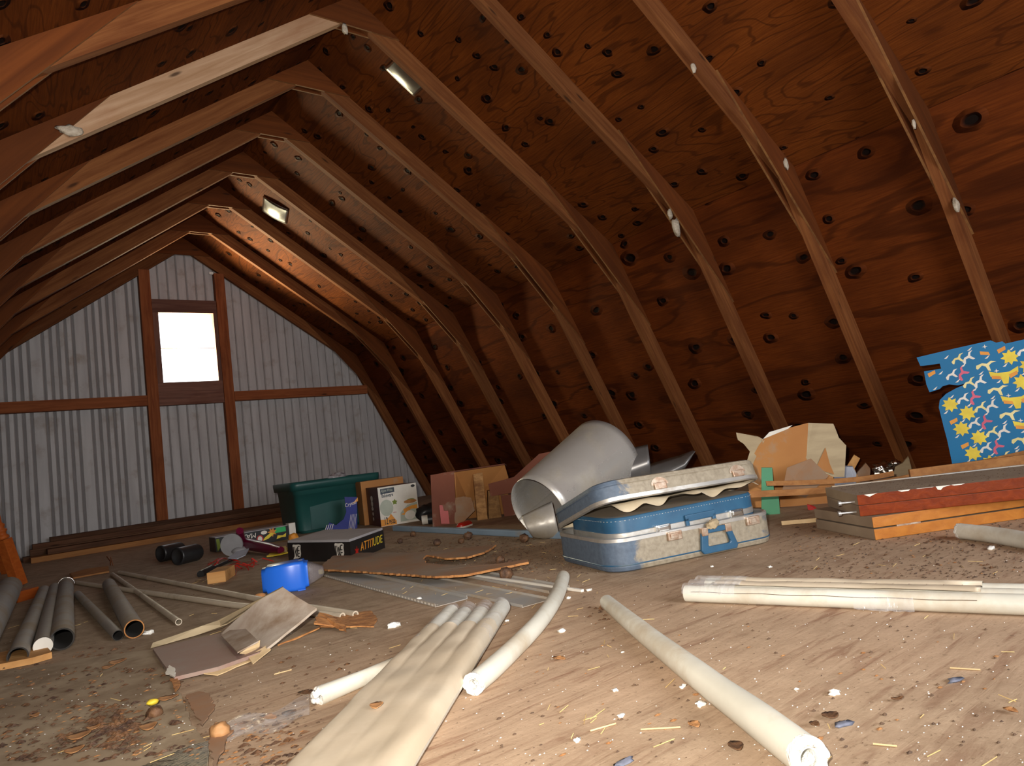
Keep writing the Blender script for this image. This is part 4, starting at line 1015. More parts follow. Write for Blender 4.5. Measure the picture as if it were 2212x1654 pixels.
# ---------------------------------------------------------------- powder blue strip, metal strips
def strip(a, b, w, h, mat, label, name='metal_strip', cat='metal strip', z=0.0, group=None, away=True, lip=True, holes=False):
    A, B = G(*a, z), G(*b, z); x = gdir(A, B); y = UP.cross(x)
    if (y.dot(cf) < 0) == away: y = -y
    L = (B-A).length; fm = frame_m(A, x, y, UP)
    t = thing(name, label, cat, fm, group) if holes else None
    mb = MB(); mb.box((0, 0, 0.0005), (L, w, 0.002), fm)
    if lip: mb.box((0, 0, 0.0015), (L, 0.0015, h), fm); mb.box((0, w-0.0015, 0.0015), (L, w, h), fm)
    else: mb = MB(); mb.box((0, 0, 0.0005), (L, w, h), fm, bev=min(w, h)*0.2)
    if not holes: return solo(name, mb, mat, label, cat, A, group)
    mb.build('channel', mat, t)
    mb = MB()
    for i in range(int(L/0.022)):
        mb.box((i*0.022+.004, -0.0006, h*0.25), (i*0.022+0.014, -0.0002, h*0.75), fm)
        mb.box((i*0.022+.004, w*0.12, 0.0021), (i*0.022+0.012, w*0.16, 0.0024), fm)
    mb.build('punched_holes', M_white, t)['kind'] = 'stuff'
strip((848, 1147), (1275, 1168), 0.03, 0.030, M_ltblue, 'long powder blue strip on the floor running behind the aluminium roll', lip=False)
strip((692, 1243), (940, 1312), 0.10, 0.010, M_zinc, 'dull galvanised channel with small punched holes along its near edge', holes=True, group=None)
strip((790, 1240), (1128, 1313), 0.085, 0.008, M_zinc, 'dull galvanised channel lying behind the punched one, partly under the torn cardboard')
strip((962, 1238), (1185, 1282), 0.07, 0.008, M_zinc, 'shortest dull galvanised channel, its right end near the bent foam sleeve')
strip((1010, 1244), (1256, 1280), 0.010, 0.008, M_white, 'thin white lath on the floor behind the bent foam sleeve', name='lath', cat='lath', lip=False)
gblock('yellowish_tab', (688, 1240), (698, 1239), 0.014, 0.016, M_pyel, 'small cream tab at the left tip of the punched channel', 'tab', z=0.012)

# torn brown cardboard with slots, lying over the strips
def tornboard():
    z = 0.030
    pts = [(693, 1224), (702, 1214), (728, 1194), (800, 1193), (915, 1193), (985, 1184), (1072, 1176), (1046, 1192), (1010, 1203), (972, 1208), (1000, 1203), (968, 1203), (925, 1200), (918, 1207), (930, 1213), (1010, 1212), (1060, 1213), (1140, 1209), (1142, 1214), (1062, 1226), (1000, 1240), (940, 1243), (880, 1240), (780, 1233), (700, 1229)]
    pts = [(693, 1224), (702, 1214), (728, 1194), (800, 1193), (915, 1193), (985, 1184), (1072, 1176), (1046, 1192), (1010, 1202), (965, 1205), (922, 1198), (914, 1206), (922, 1216), (985, 1221), (1060, 1219), (1140, 1208), (1142, 1213), (1062, 1229), (1000, 1241), (940, 1244), (880, 1240), (780, 1233), (700, 1229)]
    mb = MB(); mb.quadbox(jag([G(u, v, z+0.010*noise.noise(V((u*.01, v*.01, 0)))) for u, v in pts], 0.004, 0.014, 21), (0, 0, -0.007), 0, 1)
    o = solo('torn_cardboard', mb, [M_card, M_torn], 'long slotted piece of torn brown cardboard in front of the black game box', 'cardboard')
tornboard()

# ---------------------------------------------------------------- blue plastic container lying on its side
def container():
    x = V((cr.x, cr.y, 0)).normalized(); x = Matrix.Rotation(R(14), 3, 'Z') @ x; n = UP.cross(x); n = n if n.dot(cf) > 0 else -n
    L = 0.132; A = G(576, 1289)+n*0.050+UP*0.0505
    fm = frame_m(A, n, x.cross(n), x)
    t = thing('plastic_container', 'bright blue plastic container lying on its side with a clear spout', 'container', V((A.x, A.y, 0)))
    def loops(sec, mb, mi=0):
        rows = []; k = None
        for z_, hw, hh, rr in sec:
            lp = [V((px_-hw, py_-hh, z_)) for px_, py_ in rrect(2*hw, 2*hh, rr, 0, 6)]; k = len(lp); rows += [fm @ p for p in lp]
        mb.add(rows, [[i*k+j, i*k+(j+1) % k, (i+1)*k+(j+1) % k, (i+1)*k+j] for i in range(len(sec)-1) for j in range(k)], mi, True)
        mb.add(rows[:k], [list(range(k))], mi); mb.add(rows[-k:], [list(range(k))], mi)
    mb = MB(); loops([(-0.012, .036, .036, .02), (-.012, .040, .040, .02), (0.0, .040, .040, .016), (0.004, .046, .046, .012), (L-0.03, .050, .050, .012), (L-0.026, .0485, .0485, .012), (L-0.006, .0485, .0485, .012), (L-0.004, .043, .043, .014), (L+0.008, .041, .041, .014)], mb)
    body = mb.build('body', M_bluepl, t)
    mb = MB(); mb.box((-.046, -.050, L-.03), (-.030, -.046, L-.004), fm, bev=.001); mb.build('side_rib', M_bluepl, t)
    mb = MB(); loops([(L+0.008, .038, .038, .016), (L+0.020, .034, .034, .016), (L+0.055, .018, .018, .012), (L+0.06, .012, .012, .009)], mb); mb.build('clear_spout', M_smoke, t)
    mb = MB(); cc = fm @ V((0, 0, L-.02)); q = hplane(649, 1214, cc, facing(cc)); mb.box((q.x-.008, q.y-.008, q.z-.014), (q.x+.008, q.y+.008, q.z+.008), bev=.002); mb.build('white_tab', M_white, t)
container()
mb = MB(); mb.blob(G(560, 1288, .012), .016, (1.5, 1, .7), .2); solo('orange_clod', mb, M_torn, 'small orange brown lump beside the blue container', 'lump')

# ---------------------------------------------------------------- black board game box
def logo(mb, fr, x, y, s, cream=2, dark=0):
    """scratched W over F mark on a ragged cream patch"""
    pat = [(-.5, .42), (-.42, .5), (-.1, .48), (.3, .5), (.5, .44), (.44, .2), (.46, -.12), (.36, -.34), (.1, -.44), (-.3, -.46), (-.52, -.5), (-.4, -.34), (-.44, 0)]
    flat(mb, fr, [(x+a*s, y+b*s) for a, b in pat], cream, 0.0008)
    def strokes(pts, w):
        for (a, b), (c, d) in zip(pts, pts[1:]):
            dx, dy = c-a, d-b; l = math.hypot(dx, dy); nx_, ny_ = -dy/l*w/2, dx/l*w/2
            flat(mb, fr, [(x+(a+nx_)*s, y+(b+ny_)*s), (x+(a-nx_)*s, y+(b-ny_)*s), (x+(c-nx_)*s, y+(d-ny_)*s), (x+(c+nx_)*s, y+(d+ny_)*s)], dark, 0.0013)
    strokes([(-.40, .34), (-.36, -.2), (-.42, -.36)], .10); strokes([(-.25, .34), (-.16, -.10), (-.05, .26), (.04, -.10), (.12, .34)], .075)
    strokes([(.16, .36), (.38, .38)], .07); strokes([(.16, .34), (.13, .06), (.32, .10)], .07)
    strokes([(-.2, .02), (-.12, -.34), (-.02, -.06), (.06, -.34), (.14, -.08), (.32, -.10)], .07); strokes([(.12, -.12), (.10, -.34), (.30, -.30)], .06)
def gamebox():
    C0 = G(760, 1214); a = G(624, 1212); b = G(832, 1183)
    e1 = gdir(C0, a); La = (a-C0).length; e2 = (b-C0); Lb = e2.length; e2 = (e2-e1*e2.dot(e1)*0.0); e2.z = 0; e2.normalize()
    h = (hplane(760, 1170, C0, facing(C0))-C0).z
    t = thing('board_game_box', 'low black board game box with a pale grey top and scratched logos', 'game box', C0)
    pts = [C0, C0+e2*Lb, C0+e2*Lb+e1*La, C0+e1*La]
    mb = MB(); mb.quadbox([p+UP*0.001 for p in pts], (0, 0, h)); mb.build('box', M_blackc, t)
    cen = sum(pts, V())/4; ins = [cen+(p-cen)*0.985+UP*(h+0.0012) for p in pts]
    mb = MB(); mb.quadbox(ins, (0, 0, 0.010)); mb.build('grey_top', M_greylid, t)
    nF = (e1.cross(UP)); nF = nF if nF.dot(C0-CAM) < 0 else -nF
    frF = (C0+e1*La, -e1, UP, nF)
    mb = MB(); logo(mb, frF, La*0.16, h*0.52, h*0.80, 1, 0); logo(mb, frF, La*0.84, h*0.56, h*0.80, 1, 0)
    mb.build('scratched_logo', [M_blackc, M_white], t)['kind'] = 'stuff'
    nR = e2.cross(UP); nR = nR if nR.dot(C0-CAM) < 0 else -nR
    frR = (C0, e2, UP, nR)
    mb = MB(); flat(mb, frR, burst(Lb*0.16, h*.42, h*.30, 6, .4, .4), 0, .0008); mb.build('red_flame_mark', M_red, t)
    text_mesh('ATTIT', h*0.62, fm_of(frR, Lb*0.26, h*0.36), M_orng, t, shear=0.2, width=1.0)
    text_mesh('UDE', h*0.62, fm_of(frR, Lb*0.63, h*0.36), M_yel, t, shear=0.2, width=1.05)
gamebox()

# ---------------------------------------------------------------- second toy box, upside down
def toybox():
    a, b = G(467, 1193), G(630, 1163); x = gdir(a, b); L = (b-a).length; y = UP.cross(x); y = y if y.dot(cf) > 0 else -y
    h = 0.085; t = thing('toy_box', 'black printed toy box lying upside down before the dark lumber', 'toy box', a)
    fm = frame_m(a, x, y, UP); we = 0.10
    MB().box((0, 0, 0.001), (L-0.012, 0.14, h), fm).build('carton', M_blackc, t)
    MB().box((L-0.012, -0.004, 0.012), (L+0.030, 0.05, h+.012), fm).build('white_end_flap', M_white, t)
    MB().box((0, 0, h), (L-.02, .14, h+.003), fm).build('grey_back', M_greylid, t)
    fr = (a+UP*0.0, x, UP, -y); mb = MB()
    flat(mb, fr, [(L*.76, h*.62), (L*.93, h*.62), (L*.93, h*.98), (L*.80, h*.98)], 0)
    flat(mb, fr, burst(L*.74, h*.72, .030, 7, .3, .5), 1, .0012); flat(mb, fr, [(L*.60, h*.2), (L*.68, h*.3), (L*.77, h*.62), (L*.72, h*.7), (L*.64, h*.45)], 2, .0014)
    flat(mb, fr, arc(14, 0, 6, .022, .026, L*.57, h*.36), 4, .0016); flat(mb, fr, arc(12, 0, 6, .014, .018, L*.57, h*.38), 3, .0020)
    flat(mb, fr, [(L*.36, h*.12), (L*.43, h*.18), (L*.42, h*.42), (L*.35, h*.34)], 1, .0012); flat(mb, fr, arc(9, 0, 6, .02, .014, L*.50, h*.2), 3, .0012)
    flat(mb, fr, arc(9, 0, 6, .02, .012, L*.63, h*.80), 3, .0012); flat(mb, fr, [(L*.02, 0.004), (L*.06, h*.3), (L*.05, h*.9), (L*.01, h*.9)], 5, .0012)
    mb.build('printed_pictures', [M_green, M_orng, M_yel, M_white, M_red, M_leafg], t)
    text_mesh('MAX FL', h*0.50, fm_of(fr, L*.53, h*.88, .0018, math.pi), M_white, t, shear=.15, width=1.0)
    text_mesh('FUN', h*0.34, fm_of(fr, L*.82, h*.22, .0018, 0.12), M_yel, t, shear=.3, width=1.0) if False else None
    mb = MB(); flat(mb, fr, [(L*.79, h*.16), (L*.86, h*.24), (L*.92, h*.22), (L*.93, h*.5), (L*.88, h*.36), (L*.81, h*.42)], 0, .0014); mb.build('yellow_mark', M_yel, t)
toybox()

# ---------------------------------------------------------------- green tote with things in it
def tote():
    c = G(655, 1153); x = V((1, -0.07, 0)).normalized(); y = UP.cross(x); L, D, H = 0.50, 0.38, 0.345
    fm = frame_m(c-x*0.0, x, y, UP); t = thing('storage_tote', 'dark green plastic storage tote without its lid near the gable wall', 'storage tote', fm)
    sec = lambda f, z: [fm @ V((px_-f+0.0, py_-f, z)) for px_, py_ in rrect(L+2*f, D+2*f, 0.05, 0, 6)]
    def lp(mb, S, cap=True):
        rows = []; k = 0
        for f, z in S: l = sec(f, z); k = len(l); rows += l
        mb.add(rows, [[i*k+j, i*k+(j+1) % k, (i+1)*k+(j+1) % k, (i+1)*k+j] for i in range(len(S)-1) for j in range(k)], 0, True)
        if cap: mb.add(rows[:k], [list(range(k))])
    mb = MB(); lp(mb, [(0.004, 0.001), (0.008, 0.01), (0.035, H-.10), (0.042, H-.095), (0.052, H-.02)]); mb.build('body', M_tote, t)
    mb = MB(); lp(mb, [(.052, H-.055), (.064, H-.055), (.068, H-.02), (.068, H), (.048, H), (.030, .02)], False); mb.build('rim', M_tote, t)
    mb = MB(); mb.quadbox([fm @ V((x_, -.035-.012*z_/H, z_)) for x_, z_ in ((.05, .02), (.30, .02), (.46, .02), (.46, H*.55), (.2, H*.55), (.05, H*.50))], y*0.02)
    mb.build('front_panel', M_tote, t)
    top = fm @ V((.33, .15, H-.02)); 
    mb = MB(); mb.blob(hplane(728, 1030, fm @ V((.3, .1, 0)), facing(c)), 0.05, (1.3, 1, .62), .5, sub=3, freq=2.2)
    solo('clear_bag', mb, M_bag, 'crumpled shiny clear bag poking out of the green tote', 'plastic bag')
    mb = MB(); mb.blob(hplane(783, 1038, fm @ V((.5, .1, 0)), facing(c)), 0.05, (1.1, .8, .75), .5, sub=3, freq=2.5)
    solo('black_bag', mb, M_black, 'black plastic bag hanging over the right rim of the green tote', 'plastic bag')
    # blue bag standing against its front
    o = G(690, 1153); n = facing(o); mb = MB()
    pix = [(697, 1148), (702, 1139), (712, 1140), (712, 1126), (728, 1134), (742, 1122), (748, 1106), (744, 1072), (760, 1071), (771, 1074), (772, 1136), (745, 1148), (720, 1150)]
    pl = [hplane(u, v, o+V((.05, -.06, 0)), n) for u, v in pix]
    fr = (o, cr, UP, n)
    pix = [(699, 1150), (712, 1128), (726, 1134), (742, 1121), (748, 1106), (744, 1073), (771, 1073), (772, 1140), (740, 1151)]
    pl = [hplane(u, v, o+V((.05, -.06, 0)), n) for u, v in pix]; mb.quadbox(pl, -n*0.03)
    tb = thing('foil_bag', 'royal blue printed bag standing against the front of the green tote', 'bag', V((pl[0].x, pl[0].y, 0)))
    mb.build('bag', M_bluebag, tb)
    rt_ = n.cross(UP); rt_ = rt_ if rt_.dot(cr) > 0 else -rt_; rt_ = -rt_ if rt_.dot(cr) < 0 else rt_
    q = hplane(745, 1096, o+V((.05, -.06, 0)), n); fr = (q, rt_, UP, n)
    text_mesh('Crystal', .034, fm_of(fr, .002, .0, .002, .22), M_white, tb, shear=.2, width=.78)
    mb = MB(); flat(mb, fr, [(.035, .016), (.05, .018), (.088, .055), (.088, .03)], 0, .002); mb.build('orange_flash', M_orng, tb)
    mb = MB()
    for k in range(5): flat(mb, fr, [(.008+k*.009, -.15), (.010+k*.009, -.15), (.034+k*.009, -.05), (.032+k*.009, -.05)], 0, .002)
    mb.build('white_stripes', M_white, tb)['kind'] = 'stuff'
    q = hplane(700, 1146, o+V((.05, -.06, 0)), n); fr = (q, rt_, UP, n); mb = MB()
    for k in range(4): flat(mb, fr, [(.004+k*.014, .0), (.008+k*.014, .0), (.024+k*.013, .034), (.020+k*.013, .034)], 0, .002)
    mb.build('white_fringe_print', M_white, tb)['kind'] = 'stuff'
tote()
mb = MB(); mb.blob(G(755, 1152, .03), .03, (1.4, 1, .8), .4, sub=3); solo('rag', mb, M_hay, 'crumpled straw coloured rag between the blue bag and the game box', 'rag')

# ---------------------------------------------------------------- bakeware carton and box behind
def bakeware():
    C0 = G(824, 1138); a = G(907, 1124); x = gdir(C0, a); L = (a-C0).length; y = UP.cross(x); y = y if y.dot(cf) > 0 else -y
    h = (hplane(813, 1054, C0, facing(C0))-C0).z; D = 0.30
    lean = V((0, 0, 0))
    t = thing('bakeware_carton', 'maroon and cream bakeware carton standing beside the green tote', 'carton', C0)
    fm = frame_m(C0, x, y, UP)
    MB().box((0, 0, 0.001), (L, D, h), fm).build('carton', M_maroon, t)
    fr = (C0, x, UP, -y); mb = MB()
    flat(mb, fr, [(0, 0), (L, 0), (L, h), (0, h)], 0, .0006)
    flat(mb, fr, [(0, .002), (L*.40, .002), (L*.40, h*.10), (L*.36, h*.16), (L*.27, h*.30), (L*.22, h*.22), (L*.12, h*.17), (0, h*.18)], 1, .0010)
    flat(mb, fr, [(L*.06, h*.82), (L*.42, h*.84), (L*.42, h*.965), (L*.06, h*.96)], 2, .0010)
    flat(mb, fr, arc(24, 0, 6.1, L*.17, h*.21, L*.18, h*.46), 4, .0009); flat(mb, fr, burst(L*.40, h*.58, L*.075, 5, .3, .6), 3, .0014)
    flat(mb, fr, [(L*.50, h*.05), (L*.98, h*.06), (L*.98, h*.5), (L*.72, h*.46), (L*.52, h*.28)], 4, .0009)
    flat(mb, fr, [(L*.52, h*.24), (L*.62, h*.27), (L*.60, h*.36), (L*.78, h*.42), (L*.97, h*.44), (L*.97, h*.33), (L*.8, h*.34), (L*.64, h*.2)], 1, .0012)
    flat(mb, fr, arc(16, 0, 6, L*.17, h*.05, L*.80, h*.54), 5, .0016); flat(mb, fr, arc(16, 0, 6, L*.11, h*.04, L*.82, h*.57), 3, .0014)
    flat(mb, fr, arc(16, 0, 6.2, L*.055, h*.035, L*.91, h*.93), 6, .0012)
    flat(mb, fr, arc(16, 0, 6.2, L*.14, h*.12, L*.76, h*.19), 0, .0016)
    mb.build('front_print', [M_white, M_orng, M_navy, M_leafg, M_palegr, M_torn, M_blackc], t)
    text_mesh('Alpine White', h*.115, fm_of(fr, L*.075, h*.868, .0016, .02), M_palegr, t, width=.50)
    text_mesh('Bakeware', h*.13, fm_of(fr, L*.08, h*.735, .0016, .02), M_navy, t, width=.60, bold=.0006)
    text_mesh('12', h*.26, fm_of(fr, L*.08, h*.045, .0016), M_blackc, t, width=.42, bold=.0012)
    text_mesh('PIECES', h*.135, fm_of(fr, L*.205, h*.05, .0016), M_blackc, t, width=.42, bold=.0010)
    text_mesh('NEW', h*.05, fm_of(fr, L*.33, h*.30, .0016), M_red, t, width=.8)
    # maroon side: pictures of the dishes
    frS = (C0+y*D, -y, UP, -x); mb = MB(); z_ = h
    for k, (rx, ry) in enumerate(((.030, .018), (.024, .022), (.026, .012), (.018, .012), (.015, .012))):
        flat(mb, frS, arc(12, 0, 6, rx, ry, D*.44, h*(.72-.135*k)), 0, .001)
        flat(mb, frS, [(D*.60, h*(.715-.135*k)), (D*.90, h*(.72-.135*k)), (D*.90, h*(.73-.135*k)), (D*.60, h*(.725-.135*k))], 1, .001)
    mb.build('side_print', [M_white, M_cardr], t)['kind'] = 'stuff'
    o = C0+y*0.305+x*(-0.03); MB_ = MB(); MB_.box((0, 0, 0), (.30, .15, h+.045), frame_m(V((o.x, o.y, 0.001)), x, y, UP)); solo('cardboard_box', MB_, M_cardo, 'plain tan cardboard box behind the bakeware carton', 'cardboard box')
bakeware()
mb = MB(); A_ = G(912, 1123, .03); B_ = G(935, 1120, .03); mb.tube([A_, A_+(B_-A_)*.55], .028, 18); mb2 = MB()
t = thing('spray_can', 'white can with a black end lying right of the bakeware carton', 'can', V((A_.x, A_.y, 0)))
mb.build('white_body', M_white, t); MB().tube([A_+(B_-A_)*.55, B_], .030, 18).build('black_cap', M_black, t)
mb = MB(); mb.blob(G(905, 1118, .055)+V((.2, .22, 0)), .075, (1.2, .8, .8), .5, sub=3); solo('black_cloth', mb, M_black, 'black cloth heap between the bakeware carton and the open brown box', 'cloth')
mb = MB(); c = hplane(933, 1083, G(933, 1125)+V((.1, .1, 0)), facing(G(933, 1125))); n = facing(c); s1 = n.cross(UP)

# ---------------------------------------------------------------- open brown carton with junk inside
def brownbox():
    o = G(940, 1137); n = facing(o)
    q = lambda u, v, dz=0.0: hplane(u, v, o-n*dz, n)
    t = thing('cardboard_box', 'large open reddish brown cardboard box on its side behind the blue strip', 'cardboard box', V((o.x, o.y, 0)))
    MB().quadbox([q(935, 1137), q(930, 1028), q(960, 1020), q(981, 1019), q(986, 1133), q(978, 1136)], -n*0.008).build('left_flap', M_cardr, t)
    MB().quadbox([q(981, 1020), q(1090, 1004), q(1098, 1030), q(1098, 1134, .25), q(985, 1134, .25)], -n*0.008).build('back_panel', M_cardo, t)
    MB().quadbox([q(981, 1020), q(984, 1020), q(1020, 1062, .2), q(1010, 1090, .2), q(986, 1080)], -n*.004).build('inner_flap', M_cardo, t)
    MB().quadbox([q(930, 1028, .01), q(981, 1019, .01), q(1090, 1003, .01), q(1095, 1006, .4), q(990, 1022, .4)], UP*.006).build('top_panel', M_cardr, t)
    mb = MB(); mb.quadbox([q(1055, 1045), q(1110, 1030), q(1165, 980), q(1190, 975), q(1190, 1060), q(1130, 1060), q(1060, 1072)], -n*.008); mb.build('mauve_flap', M_cardr, t)
    mb = MB(); mb.quadbox([q(1082, 1070, .02), q(1170, 1060, .02), q(1170, 1141, .02), q(1094, 1141, .02)], -n*.008); mb.build('right_panel', M_cardr, t)
    mb = MB(); mb.quadbox(jag([q(984, 1075, .0), q(1002, 1072), q(1018, 1075), q(1026, 1102), q(1010, 1118), q(990, 1138), q(982, 1138)], .003, .02, 2), -n*.006)
    solo('torn_cardboard', mb, M_card, 'mouldy pointed cardboard piece hanging inside the open brown box', 'cardboard', V((o.x, o.y, 0)))
    for i, (x0, x1, y0, y1, lb) in enumerate(((1028, 1054, 1024, 1126, 'left of two rough split timber blocks in the open brown box'), (1052, 1086, 1060, 1134, 'right of two rough split timber blocks in the open brown box'))):
        w = q(x0, y1, .02); mb = MB(); mb.quadbox([q(x0+4, y1, .01+.004*i), q(x0-6+8*i, y0, .01), q(x1-12, y0-4, .01), q(x1, y1-2, .01)], -n*.07)
        solo('timber_block', mb, M_block if False else lumber('split_timber', (0.40, 0.22, 0.085), (0.2, 0.10, 0.04), knot=False, stain=.8), lb, 'timber block', V((w.x, w.y, 0)))
    b = G(1003, 1131, .02); mb = MB(); d = gdir(G(985, 1135), G(1025, 1122))
    t2 = thing('toy_shoe', 'small red and white toy shoe at the mouth of the open brown box', 'toy shoe', V((b.x, b.y, 0))); m3 = frame_m(b-UP*.018, d, UP.cross(d), UP)
    mb = MB(); rshell(mb, .13, .05, .022, [(.002, 0), (0, .002), (0, .010)], m3 @ Matrix.Translation((-.065, -.025, 0))); mb.build('white_sole', M_white, t2)
    mb = MB(); rshell(mb, .13, .05, .022, [(.001, .010), (.002, .018), (.010, .026), (.016, .030)], m3 @ Matrix.Translation((-.065, -.025, 0))); mb.build('red_upper', M_red, t2)
    mb = MB(); mb.quadbox([q(953, 1131, -.012), q(949, 1091, -.012), q(956, 1091, -.012), q(959, 1103, -.012), q(968, 1103, -.012), q(971, 1131, -.012)], -n*.02); solo('red_plastic_piece', mb, M_red, 'stepped red plastic piece leaning on the left flap of the brown box', 'plastic piece')
    mb = MB(); mb.quadbox([q(1115, 1140, -.02), q(1125, 1122, -.02), q(1150, 1120, -.02), q(1155, 1142, -.02)], -n*.03); solo('red_plastic_piece', mb, M_red, 'bright red scrap between the brown box and the aluminium roll', 'plastic piece')
brownbox()

# ---------------------------------------------------------------- varnished folding panels, right
def panels():
    A = G(1892, 1167); B = G(2212, 1120); x = gdir(A, B); y = UP.cross(x); y = y if y.dot(cf) > 0 else -y
    Lx = 1.25; Wd = (G(1792, 1055, .13)-G(1858, 1073, .13)).length
    t = thing('folding_panel', 'lower orange varnished folding panel with a brass hinge in its front edge', 'folding panel', A)
    fm = frame_m(A, x, y, UP)
    for z0, z1 in ((0.001, 0.0315), (0.0355, 0.066)):
        mb = MB(); mb.box((0, 0, z0), (Lx, Wd+.02, z1), fm, bev=.0015)
        for i, f in enumerate(mb.f):
            c = sum((mb.v[k] for k in f), V())/len(f); l = fm.inverted() @ c
            if l.y > 0.004: mb.m[i] = 1
        mb.build('leaf', [M_orwood, M_dusttop], t)
    mb = MB(); mb.box((0.07, -0.002, 0.031), (0.145, 0.004, 0.036), fm); mb.build('hinge', M_rust, t)
    A2 = G(1858, 1112, .072); B2 = G(2212, 1074.5, .072); x2 = gdir(A2, B2); y2 = UP.cross(x2); y2 = y2 if y2.dot(cf) > 0 else -y2
    A2.z = 0; f2 = frame_m(A2, x2, y2, UP)
    t2 = thing('folding_panel', 'upper dark red varnished folding panel with chipped white top edge', 'folding panel', V((A2.x, A2.y, .067)))
    for z0, z1 in ((0.0675, 0.0985), (0.0995, 0.130)):
        mb = MB(); mb.box((0, 0, z0), (Lx, Wd, z1), f2, bev=.0015)
        for i, f in enumerate(mb.f):
            c = sum((mb.v[k] for k in f), V())/len(f); l = f2.inverted() @ c
            if l.y > 0.004: mb.m[i] = 1
        mb.build('leaf', [M_redwood, M_dusttop], t2)
    fr = (f2 @ V((0, 0, 0)), x2, UP, -y2)
    for nm, ch in enumerate(([(.02, .1295), (.05, .1295), (.058, .131), (.035, .122), (.028, .125)], [(.115, .1305), (.15, .1305), (.145, .127), (.125, .126)], [(.22, .1305), (.262, .1305), (.24, .126), (.232, .119), (.224, .121)], [(.262, .1305), (.30, .1305), (.29, .1275), (.27, .1275)], [(.165, .1305), (.215, .1305), (.21, .1295), (.17, .1295)])):
        mb = MB(); flat(mb, fr, ch, 0, .0008); mb.build('paint_chip', M_white, t2)
    for z0, y0, l in ((.108, .03, .04), (.078, .03, .045)):
        a = f2 @ V((0.001, y0, z0)); mb = MB(); mb.tube([a, a-x2*l], .0035, 10); mb.tube([a-x2*l, a-x2*(l+.008)], .007, 12); mb.build('bolt', M_trimal, t2)
    # rail along the far top edge and tan trim line
    mb = MB(); mb.box((0.02, Wd-.012, .1302), (Lx, Wd, .1335), f2); mb.build('edge_trim', M_zinc, t2)
    return f2, Wd
PF, PW = panels()
def lathb(name, pts, h, th, mat, label):
    """thin springy lath standing on edge, bowed through the given points"""
    ps = [V(p) for p in pts]; out = []
    for i in range(len(ps)-1):
        for j in range(6):
            t_ = j/6; p0 = ps[max(i-1, 0)]; p1, p2 = ps[i], ps[i+1]; p3 = ps[min(i+2, len(ps)-1)]
            out.append(0.5*((2*p1)+(p2-p0)*t_+(2*p0-5*p1+4*p2-p3)*t_*t_+(3*p1-p0-3*p2+p3)*t_**3))
    out.append(ps[-1]); mb = MB(); rows = []
    for i, p in enumerate(out):
        d = (out[min(i+1, len(out)-1)]-out[max(i-1, 0)]); d.z = 0; s_ = d.normalized().cross(UP)*th/2
        rows += [p-s_-UP*h/2, p+s_-UP*h/2, p+s_+UP*h/2, p-s_+UP*h/2]
    n = len(out)
    mb.add(rows, [[i*4+j, i*4+(j+1) % 4, (i+1)*4+(j+1) % 4, (i+1)*4+j] for i in range(n-1) for j in range(4)]+[[0, 1, 2, 3], [(n-1)*4+j for j in range(4)]])
    return solo(name, mb, mat, label, 'lath', ps[0])
lathb('wooden_lath', [P(1538, 1072, 2.32), P(1650, 1066, 2.36), P(1760, 1060, 2.42), P(1880, 1046, 2.50), P(2010, 1022, 2.52), P(2120, 1000, 2.52), P(2300, 960, 2.52)], 0.022, 0.006, M_lath, 'long bowed brown lath running from the suitcases over the varnished panels')
lathb('wooden_lath', [P(1655, 1044, 2.62), P(1760, 1041, 2.60), P(1860, 1034, 2.58), P(1930, 1022, 2.57)], 0.018, 0.006, M_lath, 'short brown lath crossing in front of the torn orange box')
mb = MB(); a, b = PF @ V((.30, PW+.06, .002)), PF @ V((1.3, PW+.06, .002)); d = gdir(a, b)
mb.quadbox([a, b, b+UP*.168, a+UP*.150], UP.cross(d)*0.012); solo('wooden_board', mb, M_lath, 'brown board on edge behind the varnished panels before the gift-wrapped board', 'board')
mb = MB(); a, b = G(1688, 1128, .012), G(1868, 1112, .012); d = gdir(a, b); mb.box((0, 0, 0), ((b-a).length, .012, .014), frame_m(a-UP*.010, d, UP.cross(d), UP)); solo('pale_stick', mb, M_straw, 'pale square stick between the suitcase and the varnished panels', 'stick')

